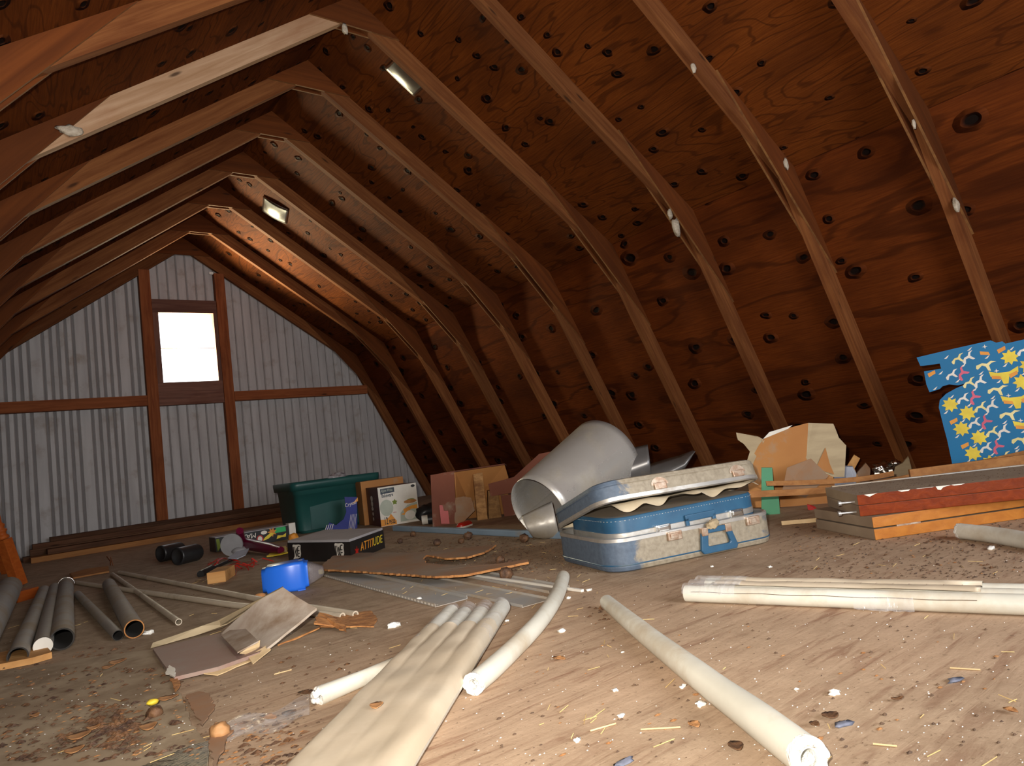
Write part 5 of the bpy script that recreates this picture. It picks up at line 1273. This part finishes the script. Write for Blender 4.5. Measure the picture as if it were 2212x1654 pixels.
# ---------------------------------------------------------------- torn orange box
def orangebox():
    o = G(1700, 1094); n = facing(o); q = lambda u, v, dz=0.0: hplane(u, v, o-n*dz, n)
    t = thing('cardboard_box', 'tall torn orange cardboard box standing behind the suitcases', 'cardboard box', V((o.x, o.y, 0)))
    mb = MB(); mb.quadbox([q(1622, 1096), q(1612, 1010), q(1640, 960), q(1662, 935), q(1746, 913), q(1742, 990), q(1752, 1010), q(1800, 1030), q(1812, 1094)], -n*.007); mb.build('front_panel', M_cardo, t)
    mb = MB(); mb.quadbox(jag([q(1746, 913), q(1800, 915), q(1812, 945), q(1828, 962), q(1824, 1030), q(1800, 1030), q(1752, 1008), q(1740, 990)], .003, .02, 31, skip=(7, 6)), -n*.005); mb.build('torn_side_flap', M_cardt, t)
    mb = MB(); mb.quadbox(jag([q(1590, 934), q(1636, 942), q(1652, 950), q(1634, 985), q(1626, 1003), q(1611, 1003), q(1620, 975), q(1606, 958), q(1594, 950)], .003, .012, 32), -n*.005); mb.build('corrugated_shred', M_cardt, t)
    fr = (q(1662, 935), (q(1746, 913)-q(1662, 935)).normalized(), UP, n); mb = MB()
    mb.quadbox([q(1648, 948, -.003), q(1662, 933, -.003), q(1712, 918, -.003), q(1702, 926, -.003), q(1668, 940, -.003)], n*.001); mb.build('torn_paper_edge', M_white, t)
    mb = MB(); mb.quadbox([q(1762, 1012, -.004), q(1783, 966, -.004), q(1792, 1000, -.004), q(1802, 1024, -.004)], n*.001); mb.build('orange_facing', M_cardo, t)
    mb = MB(); mb.quadbox([q(1700, 1010, -.10), q(1752, 990, -.10), q(1790, 1028, -.12), q(1740, 1075, -.12), q(1690, 1060, -.10)], -n*.006); mb.build('lower_flap', M_card, t)
    mb = MB(); mb.quadbox([q(1745, 1100, -.16), q(1743, 1088, -.16), q(1758, 1092, -.15), q(1772, 1104, -.15)], n*.01); solo('red_plastic_piece', mb, M_red, 'small bright red piece at the foot of the torn orange box', 'plastic piece')
orangebox()
o_ = G(1662, 1125, 0.0)+V((.12, .14, 0)); n_ = facing(o_); mb = MB()
mb.quadbox([hplane(u, v, o_, n_) for u, v in ((1645, 1122), (1645, 1010), (1668, 1010), (1672, 1060), (1682, 1070), (1686, 1120))], -n_*.02)
solo('green_board', mb, M_greenb, 'sea green board standing behind the right end of the suitcases', 'board', V((o_.x, o_.y, 0)))

# ---------------------------------------------------------------- gift-wrapped board
def wrapboard():
    D = 2.72; o = P(2120, 980, D); n = facing(o); rt_ = UP.cross(n); q = lambda u, v: hplane(u, v, o, n)
    t = thing('gift_wrapped_board', 'board wrapped in bright blue gift paper with yellow bursts, leaning at the right edge', 'wrapped board', V((o.x, o.y, 0)))
    pix = [(1980, 772), (2060, 753), (2140, 735), (2152, 740), (2165, 737), (2172, 742), (2212, 733), (2330, 706), (2360, 1300), (2070, 1300), (2062, 1040), (2056, 997), (2046, 950), (2038, 920), (2028, 880), (2030, 864), (2044, 850), (2066, 838), (2094, 826), (2070, 832), (2050, 830), (2036, 834), (2030, 840), (2008, 847), (2001, 830), (1996, 802), (2033, 796), (2030, 785), (1994, 790), (1988, 790)]
    pts = [q(u, v) for u, v in pix]
    for p in pts: p.z = max(p.z, 0.001)
    mb = MB(); mb.quadbox(pts, -n*0.012)
    k0 = len(mb.f); fr = (q(2000, 1000), rt_, UP, n)
    import itertools
    def inside(x, y):
        P2 = [((p-fr[0]).dot(rt_), (p-fr[0]).dot(UP)) for p in pts]; c = False
        for i in range(len(P2)):
            (x1, y1), (x2, y2) = P2[i], P2[i-1]
            if (y1 > y) != (y2 > y) and x < (x2-x1)*(y-y1)/(y2-y1)+x1: c = not c
        return c
    rs = random.Random(5)
    SC = 1.55
    def put(poly, mi, lift):
        poly = [(x*SC, y*SC) for x, y in poly]
        if all(inside(x, y) for x, y in poly): flat(mb, fr, poly, mi, lift); return True
        return False
    def squig(cx, cy, s, a, mi):
        ca, sa = math.cos(a), math.sin(a)
        base = [(-1, -.1), (-.4, .25), (.1, .2), (.5, .6), (1.1, .55), (.6, .35), (.35, .0), (.6, -.7), (.3, -.65), (0, -.15), (-.4, -.05), (-.8, -.6), (-1.0, -.5)]
        return put([(cx+s*(x*ca-y*sa), cy+s*(x*sa+y*ca)) for x, y in base], mi, .0010)
    tilt = 0.22; sp = 0.054
    for i in range(-6, 16):
        for j in range(-4, 14):
            bx, by = i*sp+(j % 2)*sp*.5, j*sp*0.62; x = bx*math.cos(tilt)-by*math.sin(tilt)-.05; y = bx*math.sin(tilt)+by*math.cos(tilt)-.02
            kind = (i*2+j*3) % 6
            if kind in (0, 3): put(burst(x, y, .020, 8, rs.random(), .62), 1, .0008); squig(x+.030, y+.012, .016, .3, 4 if kind == 0 else 2)
            elif kind == 1:
                pts_ = [(x-.030, y+.010), (x-.012, y+.003), (x+.012, y+.003), (x+.032, y+.014), (x+.030, y-.001), (x+.010, y-.010), (x+.006, y-.026), (x-.004, y-.026), (x-.008, y-.010), (x-.028, y-.004)]
                put(pts_, 1, .0009); put([(x-.026, y-.001), (x-.008, y-.006), (x-.006, y-.014), (x-.026, y-.010)], 3, .0012); put([(x+.010, y-.004), (x+.028, y+.003), (x+.028, y-.006), (x+.012, y-.014)], 3, .0012)
            elif kind == 2: squig(x, y, .018, .9, 5)
            elif kind == 4: squig(x, y, .020, -.2, 2); put(burst(x+.02, y-.018, .006, 4, 0, .3), 6, .0009)
            elif kind == 5: squig(x, y, .017, .5, 6)
            put([(x+.034, y-.010), (x+.042, y-.004), (x+.046, y-.002), (x+.040, y-.010)], 6, .0011)
    mb.build('wrapped_face', [M_wrap, M_yel, M_pyel, M_orng, M_white, M_pink, M_white], t)
wrapboard()

# ---------------------------------------------------------------- odds and ends along the right eave
def heap(u, v, depth, r, sq, mat, name, label, cat, wob=.4, z=None):
    p = P(u, v, depth); mb = MB(); mb.blob(p, r, sq, wob, sub=3); return solo(name, mb, mat, label, cat)
def eave(u, v, yr):
    g = G(u, yr); return g
g = G(1835, 1060); n_ = facing(g)
def standup(pix, base, th, mat, name, label, cat, jg=0, dz=0.0):
    o = G(*base); n = facing(o); mb = MB(); pts = [hplane(u, v, o, n) for u, v in pix]
    if jg: pts = jag(pts, jg, .012, 3)
    mb.quadbox(pts, -n*th); return solo(name, mb, mat, label, cat, V((o.x, o.y, 0)))
standup([(1800, 1062), (1803, 1012), (1815, 1007), (1842, 1008), (1850, 1022), (1848, 1062)], (1825, 1060), .06, M_cloth, 'crumpled_cloth', 'pale grey cloth bundle right of the torn orange box', 'cloth', .004)
standup([(1832, 1052), (1830, 1006), (1845, 982), (1858, 990), (1846, 1012), (1862, 1052)], (1848, 1052), .03, M_block, 'wood_offcut', 'tilted pine offcut behind the pale grey cloth', 'wood block')
standup([(1848, 1050), (1852, 1020), (1870, 1000), (1880, 1012), (1878, 1050)], (1865, 1050), .05, M_card, 'cardboard_scrap', 'brown cardboard scrap behind the short lath', 'cardboard', .003)
def foil():
    o = G(1905, 1046); mb = MB(); n = facing(o); c = hplane(1908, 1012, o, n)
    mb.blob(c-n*.03, .05, (1.3, .7, .55), .8, sub=3, freq=3.5); mb.blob(hplane(1935, 1002, o, n)-n*.03, .028, (1, .8, .6), .8, sub=3, freq=3.5)
    mb.quadbox([hplane(u, v, o, n) for u, v in ((1885, 1050), (1890, 1018), (1928, 1014), (1932, 1050))], -n*.05)
    solo('silver_foil', mb, M_silver, 'crumpled shiny silver foil by the foot of the ninth truss', 'foil', V((o.x, o.y, 0)))
foil()
standup([(1925, 1046), (1934, 1008), (1950, 1000), (1962, 986), (1968, 1004), (1975, 1046)], (1950, 1046), .05, M_cardt, 'cardboard_scrap', 'torn tan cardboard scrap at the foot of the ninth truss', 'cardboard', .004)

# ---------------------------------------------------------------- clutter in the middle distance, left
def tinpair():
    a = G(352, 1212, .0); b = G(395, 1216, .0)
    for c0, c1, lab in (((350, 1196), (392, 1187), 'back one of two black cylinders lying by the dark lumber'), ((386, 1202), (428, 1192), 'front one of two black cylinders lying by the dark lumber')):
        p, q = G(*c0, .045), G(*c1, .045); p.z = q.z = .047
        d = (q-p).normalized(); L = min((q-p).length, .17)
        t = thing('black_cylinder', lab, 'cylinder', V((p.x, p.y, 0)), 'black cylinders')
        MB().tube([p, p+d*L*.9, p+d*L], [.046, .046, .040], 22).build('barrel', M_black, t)
        m_, _ = cyl_frame(p, p-d); MB().lathe([(0, .001), (.030, .002), (.036, .010), (.046, .010), (.046, 0)], m_).build('end_ring', M_black, t)
tinpair()
def fan():
    b = G(560, 1192); n = facing(b)
    t = thing('toy_gun', 'burgundy plastic toy with a grey disc lying before the upside-down toy box', 'toy', V((b.x, b.y, 0)))
    p, q = G(585, 1184, .035), G(520, 1172, .055)
    MB().tube([p+(p-q)*.3, p, q], [.018, .028, .034], 18).build('barrel', M_burg, t)
    h = hplane(518, 1146, b, n); MB().tube([q, h], [.028, .020], 14).build('grip', M_burg, t)
    c = hplane(500, 1178, b, n); c.z = max(c.z, .062); d = (q-c).normalized()
    MB().tube([c, c+d*.012], .060, 30).build('grey_disc', M_lgrey, t)
    c = hplane(518, 1188, b, n); c.z = max(.02, c.z); MB().blob(c, .036, (1.2, 1, .55), .1, sub=3).build('clear_dome', M_lgrey, t)
    mb = MB(); mb.quadbox([G(492, 1204, .035), G(512, 1190, .05), G(538, 1184, .05), G(530, 1198, .035), G(512, 1206, .03)], (0, 0, -.004)); solo('grey_card', mb, M_cloth, 'small grey card wedge leaning over the black wand', 'card')
fan()
def wand():
    a, b = G(433, 1240, .012), G(505, 1206, .02); t = thing('black_wand', 'black stick with a thick grip lying behind the pine block', 'stick', V((a.x, a.y, 0)))
    d = (b-a); MB().tube([a, a+d*.33], .016, 14).build('grip', M_black, t); MB().tube([a+d*.33, b], .008, 10).build('shaft', M_black, t)
wand()
def tinsel(cu_, cv_, label, seed, n=26, sz=26):
    rs = random.Random(seed); mb = MB(); 
    for i in range(n):
        u, v = cu_+rs.uniform(-sz, sz), cv_+rs.uniform(-sz*.35, sz*.35); z0 = rs.uniform(.002, .02); a = G(u, v, z0); an = rs.uniform(0, 6.28); l = rs.uniform(.03, .09)
        mid = a+V((math.cos(an)*l*.5, math.sin(an)*l*.5, rs.uniform(.0, .015))); b = a+V((math.cos(an+.5)*l, math.sin(an+.5)*l, 0)); b.z = .003
        s_ = V((-math.sin(an), math.cos(an), .3))*.003
        mb.add([a-s_, a+s_, mid+s_, mid-s_, b+s_, b-s_], [[0, 1, 2, 3], [3, 2, 4, 5]])
    return tag(solo('red_tinsel', mb, M_red, label, 'tinsel'), kind='stuff')
tinsel(530, 1220, 'tangle of bright red tinsel behind the pine block', 1)
tinsel(472, 1212, 'thin red ribbon strands around the black wand', 2, 12, 16)
mb = MB(); mb.quadbox(jag([G(576, 1200, .012), G(600, 1182, .02), G(618, 1178, .025), G(622, 1192, .02), G(606, 1196, .014), G(590, 1199, .010)], .004, .02, 8), (0, 0, -.006)); solo('yellow_wrapper', mb, M_yel, 'yellow wrapper scrap left of the black game box', 'wrapper')
mb = MB(); mb.blob(G(634, 1160, .03), .028, (1, 1, .9), .3, sub=3); solo('tan_lump', mb, M_orng, 'tan round lump between the toy box and the green tote', 'lump')
mb = MB(); mb.quadbox(jag([G(150, 1238, .02), G(186, 1228, .03), G(234, 1222, .03), G(236, 1233, .012), G(196, 1240, .010), G(158, 1247, .010)], .004, .03, 8), (0, 0, -.008)); solo('torn_wood', mb, M_lath, 'splintered brown wood piece in front of the dark lumber', 'wood scrap')
mb = MB(); a = hplane(231, 1202, G(236, 1222), facing(G(236, 1222))); b = G(239, 1222, .004); mb.tube([a, (a+b)/2+cr*.01, b], .004, 8); mb.tube([a+cr*.02, b+cr*.015], .003, 6); solo('wire_hook', mb, M_silver, 'small shiny wire hook hanging before the dark lumber', 'wire')
mb = MB(); c = hplane(24, 1120, V((0, YB-.004, 0)), V((0, 1, 0)))
o = beam('metal_label', (c.x-.02, YB-.004, c.z+.13), (c.x+.02, YB-.004, c.z+.13), UP, .05, .004, M_stud) if False else None

# ---------------------------------------------------------------- walnuts, foam crumbs, leaves: each lying where the photo shows it
wn_ = [(1093, 1236, .021, 'largest brown walnut husk, in front of the torn slotted cardboard'), (1080, 1207, .016, 'walnut husk on the floor just behind the largest one'), (1101, 1213, .012, 'small walnut husk behind the largest one'),
       (1011, 1155, .020, 'walnut husk resting against the middle of the blue strip'), (1132, 1160, .020, 'walnut husk against the blue strip nearest the aluminium roll'), (944, 1169, .018, 'dark walnut husk below the left part of the blue strip'),
       (996, 1166, .014, 'half walnut husk between two others below the blue strip'), (892, 1151, .016, 'reddish husk in front of the blue strip left end'), (864, 1166, .014, 'husk near the right rear corner of the game box'),
       (1226, 1168, .014, 'orange husk between the aluminium roll and the suitcase'), (334, 1537, .013, 'dark husk with a yellow kernel at the lower left'), (475, 1577, .015, 'pale fibrous corn husk ball at the lower left')]
for u, v, r, lb in wn_:
    mb = MB(); mb.blob(G(u, v+2, r*.9), r, (1, 1, .92), .28, sub=3, freq=2.5)
    solo('walnut_husk', mb, M_leaf if 'fibrous' in lb or 'orange' in lb else M_walnut, lb, 'walnut husk')
mb = MB(); mb.blob(G(329, 1516, .024), .008, (1.3, 1, .7), .2); solo('yellow_kernel', mb, M_yel, 'bright yellow kernel on the dark husk at lower left', 'kernel')
crumbs = [(1213, 1362, 9, 'white foam crumb with jagged tips right of the bent sleeve'), (1272, 1274, 6, 'white foam crumb behind the straight sleeve tip'), (1228, 1291, 5, 'flat white crumb beside the bent sleeve far part'),
          (1475, 1482, 8, 'round white crumb touching the left side of the straight sleeve'), (1514, 1520, 12, 'flaky white crumb left of the straight sleeve'), (1329, 1490, 7, 'pale crumb in the middle of the foreground floor'),
          (1247, 1598, 8, 'bright white triangular crumb near the bottom edge'), (1342, 1545, 8, 'pale ragged crumb above the straw pieces'), (1802, 1495, 12, 'pale flat foam flake on the right foreground floor'),
          (852, 1350, 13, 'long white foam flake between the torn cardboard and the bundle'), (320, 1366, 10, 'white flake beside the rusty-ended pipe'), (455, 1352, 9, 'white flake near the left edge of the broken box'),
          (905, 1292, 7, 'small pale flake on the floor left of the channel end'), (1095, 1340, 5, 'tiny white crumb beside the bagged bundle top'), (2140, 1183, 10, 'tan foam flake below the ragged foam sleeve'), (1663, 1224, 5, 'small white crumb in front of the large suitcase'),
          (1538, 1223, 4, 'tiny white crumb before the suitcase handle'), (1720, 1488, 5, 'small white speck right of the straight sleeve'), (1345, 1408, 4, 'small white speck behind the jagged crumb')]
for i, (u, v, k, lb) in enumerate(crumbs):
    g = G(u, v); r = k/FPX*(g-CAM).dot(cf)*1.1; mb = MB(); mb.blob(G(u, v, r*.3), r, (1, .7, .45), .9, sub=2, freq=2.2)
    solo('foam_crumb', mb, M_foamin, lb, 'foam crumb', group='foam crumbs on the floor')
def leaf(u, v, L, W, an, mat, lb, curl=.004, name='dead_leaf', cat='leaf'):
    g = G(u, v); k = (g-CAM).dot(cf)/FPX; L *= k; W *= k*2.6; mb = MB(); rows = []; n = 8
    ex = (V((cr.x, cr.y, 0)).normalized()*math.cos(an)+V((cf.x, cf.y, 0)).normalized()*math.sin(an)*1.0); ey = UP.cross(ex)
    for i in range(n+1):
        s_ = i/n; w = W*math.sin(math.pi*min(1, s_*.95+.03))**.7
        for j in (-1, -.5, 0, .5, 1): rows.append(g+ex*(L*(s_-.5))+ey*(w*j/2)+UP*(.0025+curl*.35*abs(j)+curl*.6*(s_-.5)**2*4+.001*noise.noise(V((s_*7, j*3, u)))+(.011 if u < 450 and v > 1440 else 0)))
    mb.add(rows, [[i*5+j, i*5+j+1, (i+1)*5+j+1, (i+1)*5+j] for i in range(n) for j in range(4)], 0, True)
    o = solo(name, mb, mat, lb, cat, group='dead leaves on the floor'); md = o.modifiers.new('s', 'SOLIDIFY'); md.thickness = .0006; return o
lv = [(322, 1588, 34, 22, .5, 'broad tan leaf right of the yellow-kernelled husk'), (172, 1608, 46, 20, .5, 'long tan leaf on the grimy sheet near the bottom'), (162, 1640, 38, 18, .5, 'tan leaf cut by the bottom edge at the left'),
      (365, 1524, 40, 14, .2, 'orange brown leaf right of the yellow kernel'), (76, 1562, 18, 14, .8, 'small orange leaf shred at the far left'), (235, 1454, 26, 12, .3, 'orange tan leaf on the grimy sheet below the pipes'),
      (255, 1442, 34, 16, .4, 'curled brown husk leaf below the rusty-ended pipe'), (204, 1590, 26, 12, .6, 'small tan leaf left of the broad leaf'), (663, 1500, 22, 18, 1.2, 'brown leaf tip beside the broken sleeve end'),
      (580, 1553, 24, 20, 1.0, 'greyish leaf on the clear plastic wrap'), (625, 1545, 30, 14, .4, 'dark curled leaf right of the greyish leaf'), (814, 1530, 26, 14, .1, 'brown curled leaf lying on the dusty bag'),
      (1794, 1551, 36, 14, .1, 'dark brown curled leaf on the right foreground floor'), (1500, 1570, 24, 14, .3, 'small orange brown leaf left of the straight sleeve end'), (1590, 1617, 32, 18, .0, 'tan leaf with a dark centre beside the straight sleeve end'),
      (1940, 1515, 28, 6, .0, 'thin dark leaf sliver on the right foreground floor'), (2184, 1540, 18, 12, .4, 'brown leaf scrap near the right edge'), (1208, 1426, 18, 14, .8, 'small brown leaf scrap left of the straight sleeve'), (1760, 1570, 20, 10, .3, 'folded dark leaf left of the dark brown curled leaf')]
for u, v, L, W, an, lb in lv:
    zup = .043 if lb.endswith('dusty bag') else 0
    o = leaf(u, v, L, W, an, M_walnut if 'dark' in lb or 'tip' in lb else M_leaf, lb)
    if zup:
        g = G(u, v, zup); o.location = V((g.x, g.y, zup+.003))
for u, v, lb in ((2062, 1468, 'blue grey lint scrap on the right foreground floor'), (1820, 1563, 'blue grey lint scrap beside the dark curled leaf'), (1347, 1646, 'blue grey paper scrap near the bottom edge')):
    g = G(u, v, .002); mb = MB(); mb.blob(g, .009, (1.6, .7, .25), 1.0, sub=2, freq=3); solo('lint_scrap', mb, M_lint, lb, 'lint', group='lint scraps')

# ---------------------------------------------------------------- litter nobody could count
OCC = []
def scatter(name, label, cat, mat, regions, make, seed):
    rs = random.Random(seed); mb = MB()
    for (u0, v0, u1, v1, n) in regions:
        for _ in range(n):
            u, v = rs.uniform(u0, u1), rs.uniform(v0, v1)
            if v < 1080 + (1200-u)*0.03: continue
            g = G(u, v)
            if abs(g.x) > 2.2 or g.y > 6.2: continue
            z = .0085 if (u < 335+ (v-1400)*.45 and v > 1450) else .0008
            make(mb, V((g.x, g.y, z)), rs, (g-CAM).dot(cf))
    o = mb.build(name, mat); tag(o, label, cat, kind='stuff'); return o
def flake(lo, hi, fl_=.35, asp=.6):
    def f(mb, g, rs, d):
        r = rs.uniform(lo, hi); an = rs.uniform(0, 6.28); n = 5; h = r*fl_
        pts = [g+V((math.cos(an+k*1.257)*r*rs.uniform(.6, 1.2), math.sin(an+k*1.257)*r*asp*rs.uniform(.6, 1.2), 0)) for k in range(n)]
        top = g+V((0, 0, h)); mb.add(pts+[top], [[k, (k+1) % n, n] for k in range(n)])
    return f
def stalk(lo, hi, w=.0009):
    def f(mb, g, rs, d):
        L = rs.uniform(lo, hi); an = rs.uniform(-.5, .9) if rs.random() < .7 else rs.uniform(0, 3.1); e = V((math.cos(an), math.sin(an), 0)); s_ = V((-e.y, e.x, 0))*w; z = V((0, 0, rs.uniform(.0005, .004)))
        a, b = g-e*L/2, g+e*L/2+z; mb.add([a-s_, a+s_, b+s_, b-s_, a+V((0, 0, w*1.6)), b+V((0, 0, w*1.6))], [[0, 4, 5, 3], [4, 1, 2, 5]])
    return f
scatter('dropping_litter', 'dark droppings and crumbs strewn over the whole floor', 'litter', M_drop,
        [(1680, 1120, 2212, 1250, 900), (840, 1160, 1270, 1240, 1300), (1180, 1240, 1700, 1420, 70), (700, 1380, 950, 1500, 50), (1700, 1350, 2212, 1654, 60), (0, 1380, 480, 1654, 260), (60, 1520, 300, 1654, 160), (300, 1240, 700, 1330, 70), (1000, 1420, 1500, 1654, 50), (1220, 1150, 1300, 1240, 60), (470, 1480, 700, 1654, 110)], flake(.0015, .0055, .5), 3)
scatter('husk_litter', 'brown husk and bark fragments strewn over the floor', 'litter', M_walnut,
        [(860, 1160, 1180, 1235, 170), (0, 1430, 420, 1654, 130), (0, 1590, 300, 1654, 60), (190, 1560, 300, 1610, 120), (170, 1415, 330, 1460, 90), (160, 1400, 330, 1460, 60), (1700, 1125, 2212, 1230, 70), (1270, 1310, 1330, 1345, 14), (520, 1560, 660, 1654, 50), (190, 1530, 300, 1600, 60), (600, 1390, 800, 1480, 14)], flake(.004, .011, .4), 4)
scatter('tan_chip_litter', 'small orange tan leaf and wood chips on the floor', 'litter', M_leaf,
        [(0, 1400, 450, 1654, 170), (860, 1155, 1260, 1235, 200), (1700, 1140, 2212, 1240, 70), (1000, 1300, 2212, 1654, 60), (460, 1560, 660, 1654, 60)], flake(.002, .007, .25), 5)
scatter('white_speck_litter', 'tiny white foam specks scattered over the floor', 'litter', M_foamin,
        [(1000, 1250, 2212, 1654, 420), (600, 1300, 1000, 1654, 60), (0, 1380, 600, 1654, 170), (840, 1180, 1300, 1300, 60), (1500, 1180, 2212, 1260, 50)], flake(.0006, .0022, .5), 6)
scatter('straw_litter', 'thin yellow straw stalks lying loose on the floor', 'straw', M_hay,
        [(1160, 1520, 1340, 1610, 9), (1000, 1250, 2212, 1654, 34), (840, 1170, 1300, 1290, 50), (560, 1330, 960, 1480, 10), (0, 1240, 480, 1654, 30), (1680, 1140, 2212, 1240, 20), (420, 1240, 470, 1275, 8)], stalk(.006, .034, .00055), 7)
# droppings on top of the upper varnished panel
rs = random.Random(9); mb = MB(); f_ = flake(.0015, .005, .5)
for _ in range(420):
    x_, y_ = rs.uniform(.02, .9)*rs.random()**.5, rs.uniform(.02, PW-.02); f_(mb, PF @ V((x_, y_, .1302)), rs, 1)
tag(mb.build('panel_litter', M_drop), 'dark droppings covering the top of the upper varnished panel', 'litter', kind='stuff')
for k, (u0, v0, u1, v1, lb) in enumerate(((1384, 1575, 1470, 1570, 'long pale straw stalk lying flat in the foreground'), (1275, 1578, 1330, 1562, 'white flattened straw stalk left of the long pale one'), (1886, 1606, 1938, 1611, 'short pale straw stalk near the bottom right'), (2052, 1442, 2118, 1446, 'pale straw stalk on the right foreground floor'), (592, 1456, 630, 1446, 'short pale wooden splinter left of the bagged bundle'))):
    a, b = G(u0, v0, .002), G(u1, v1, .002); mb = MB(); mb.tube([a, b], .0013, 6); solo('straw_stalk', mb, M_straw, lb, 'straw', group='single straw stalks')
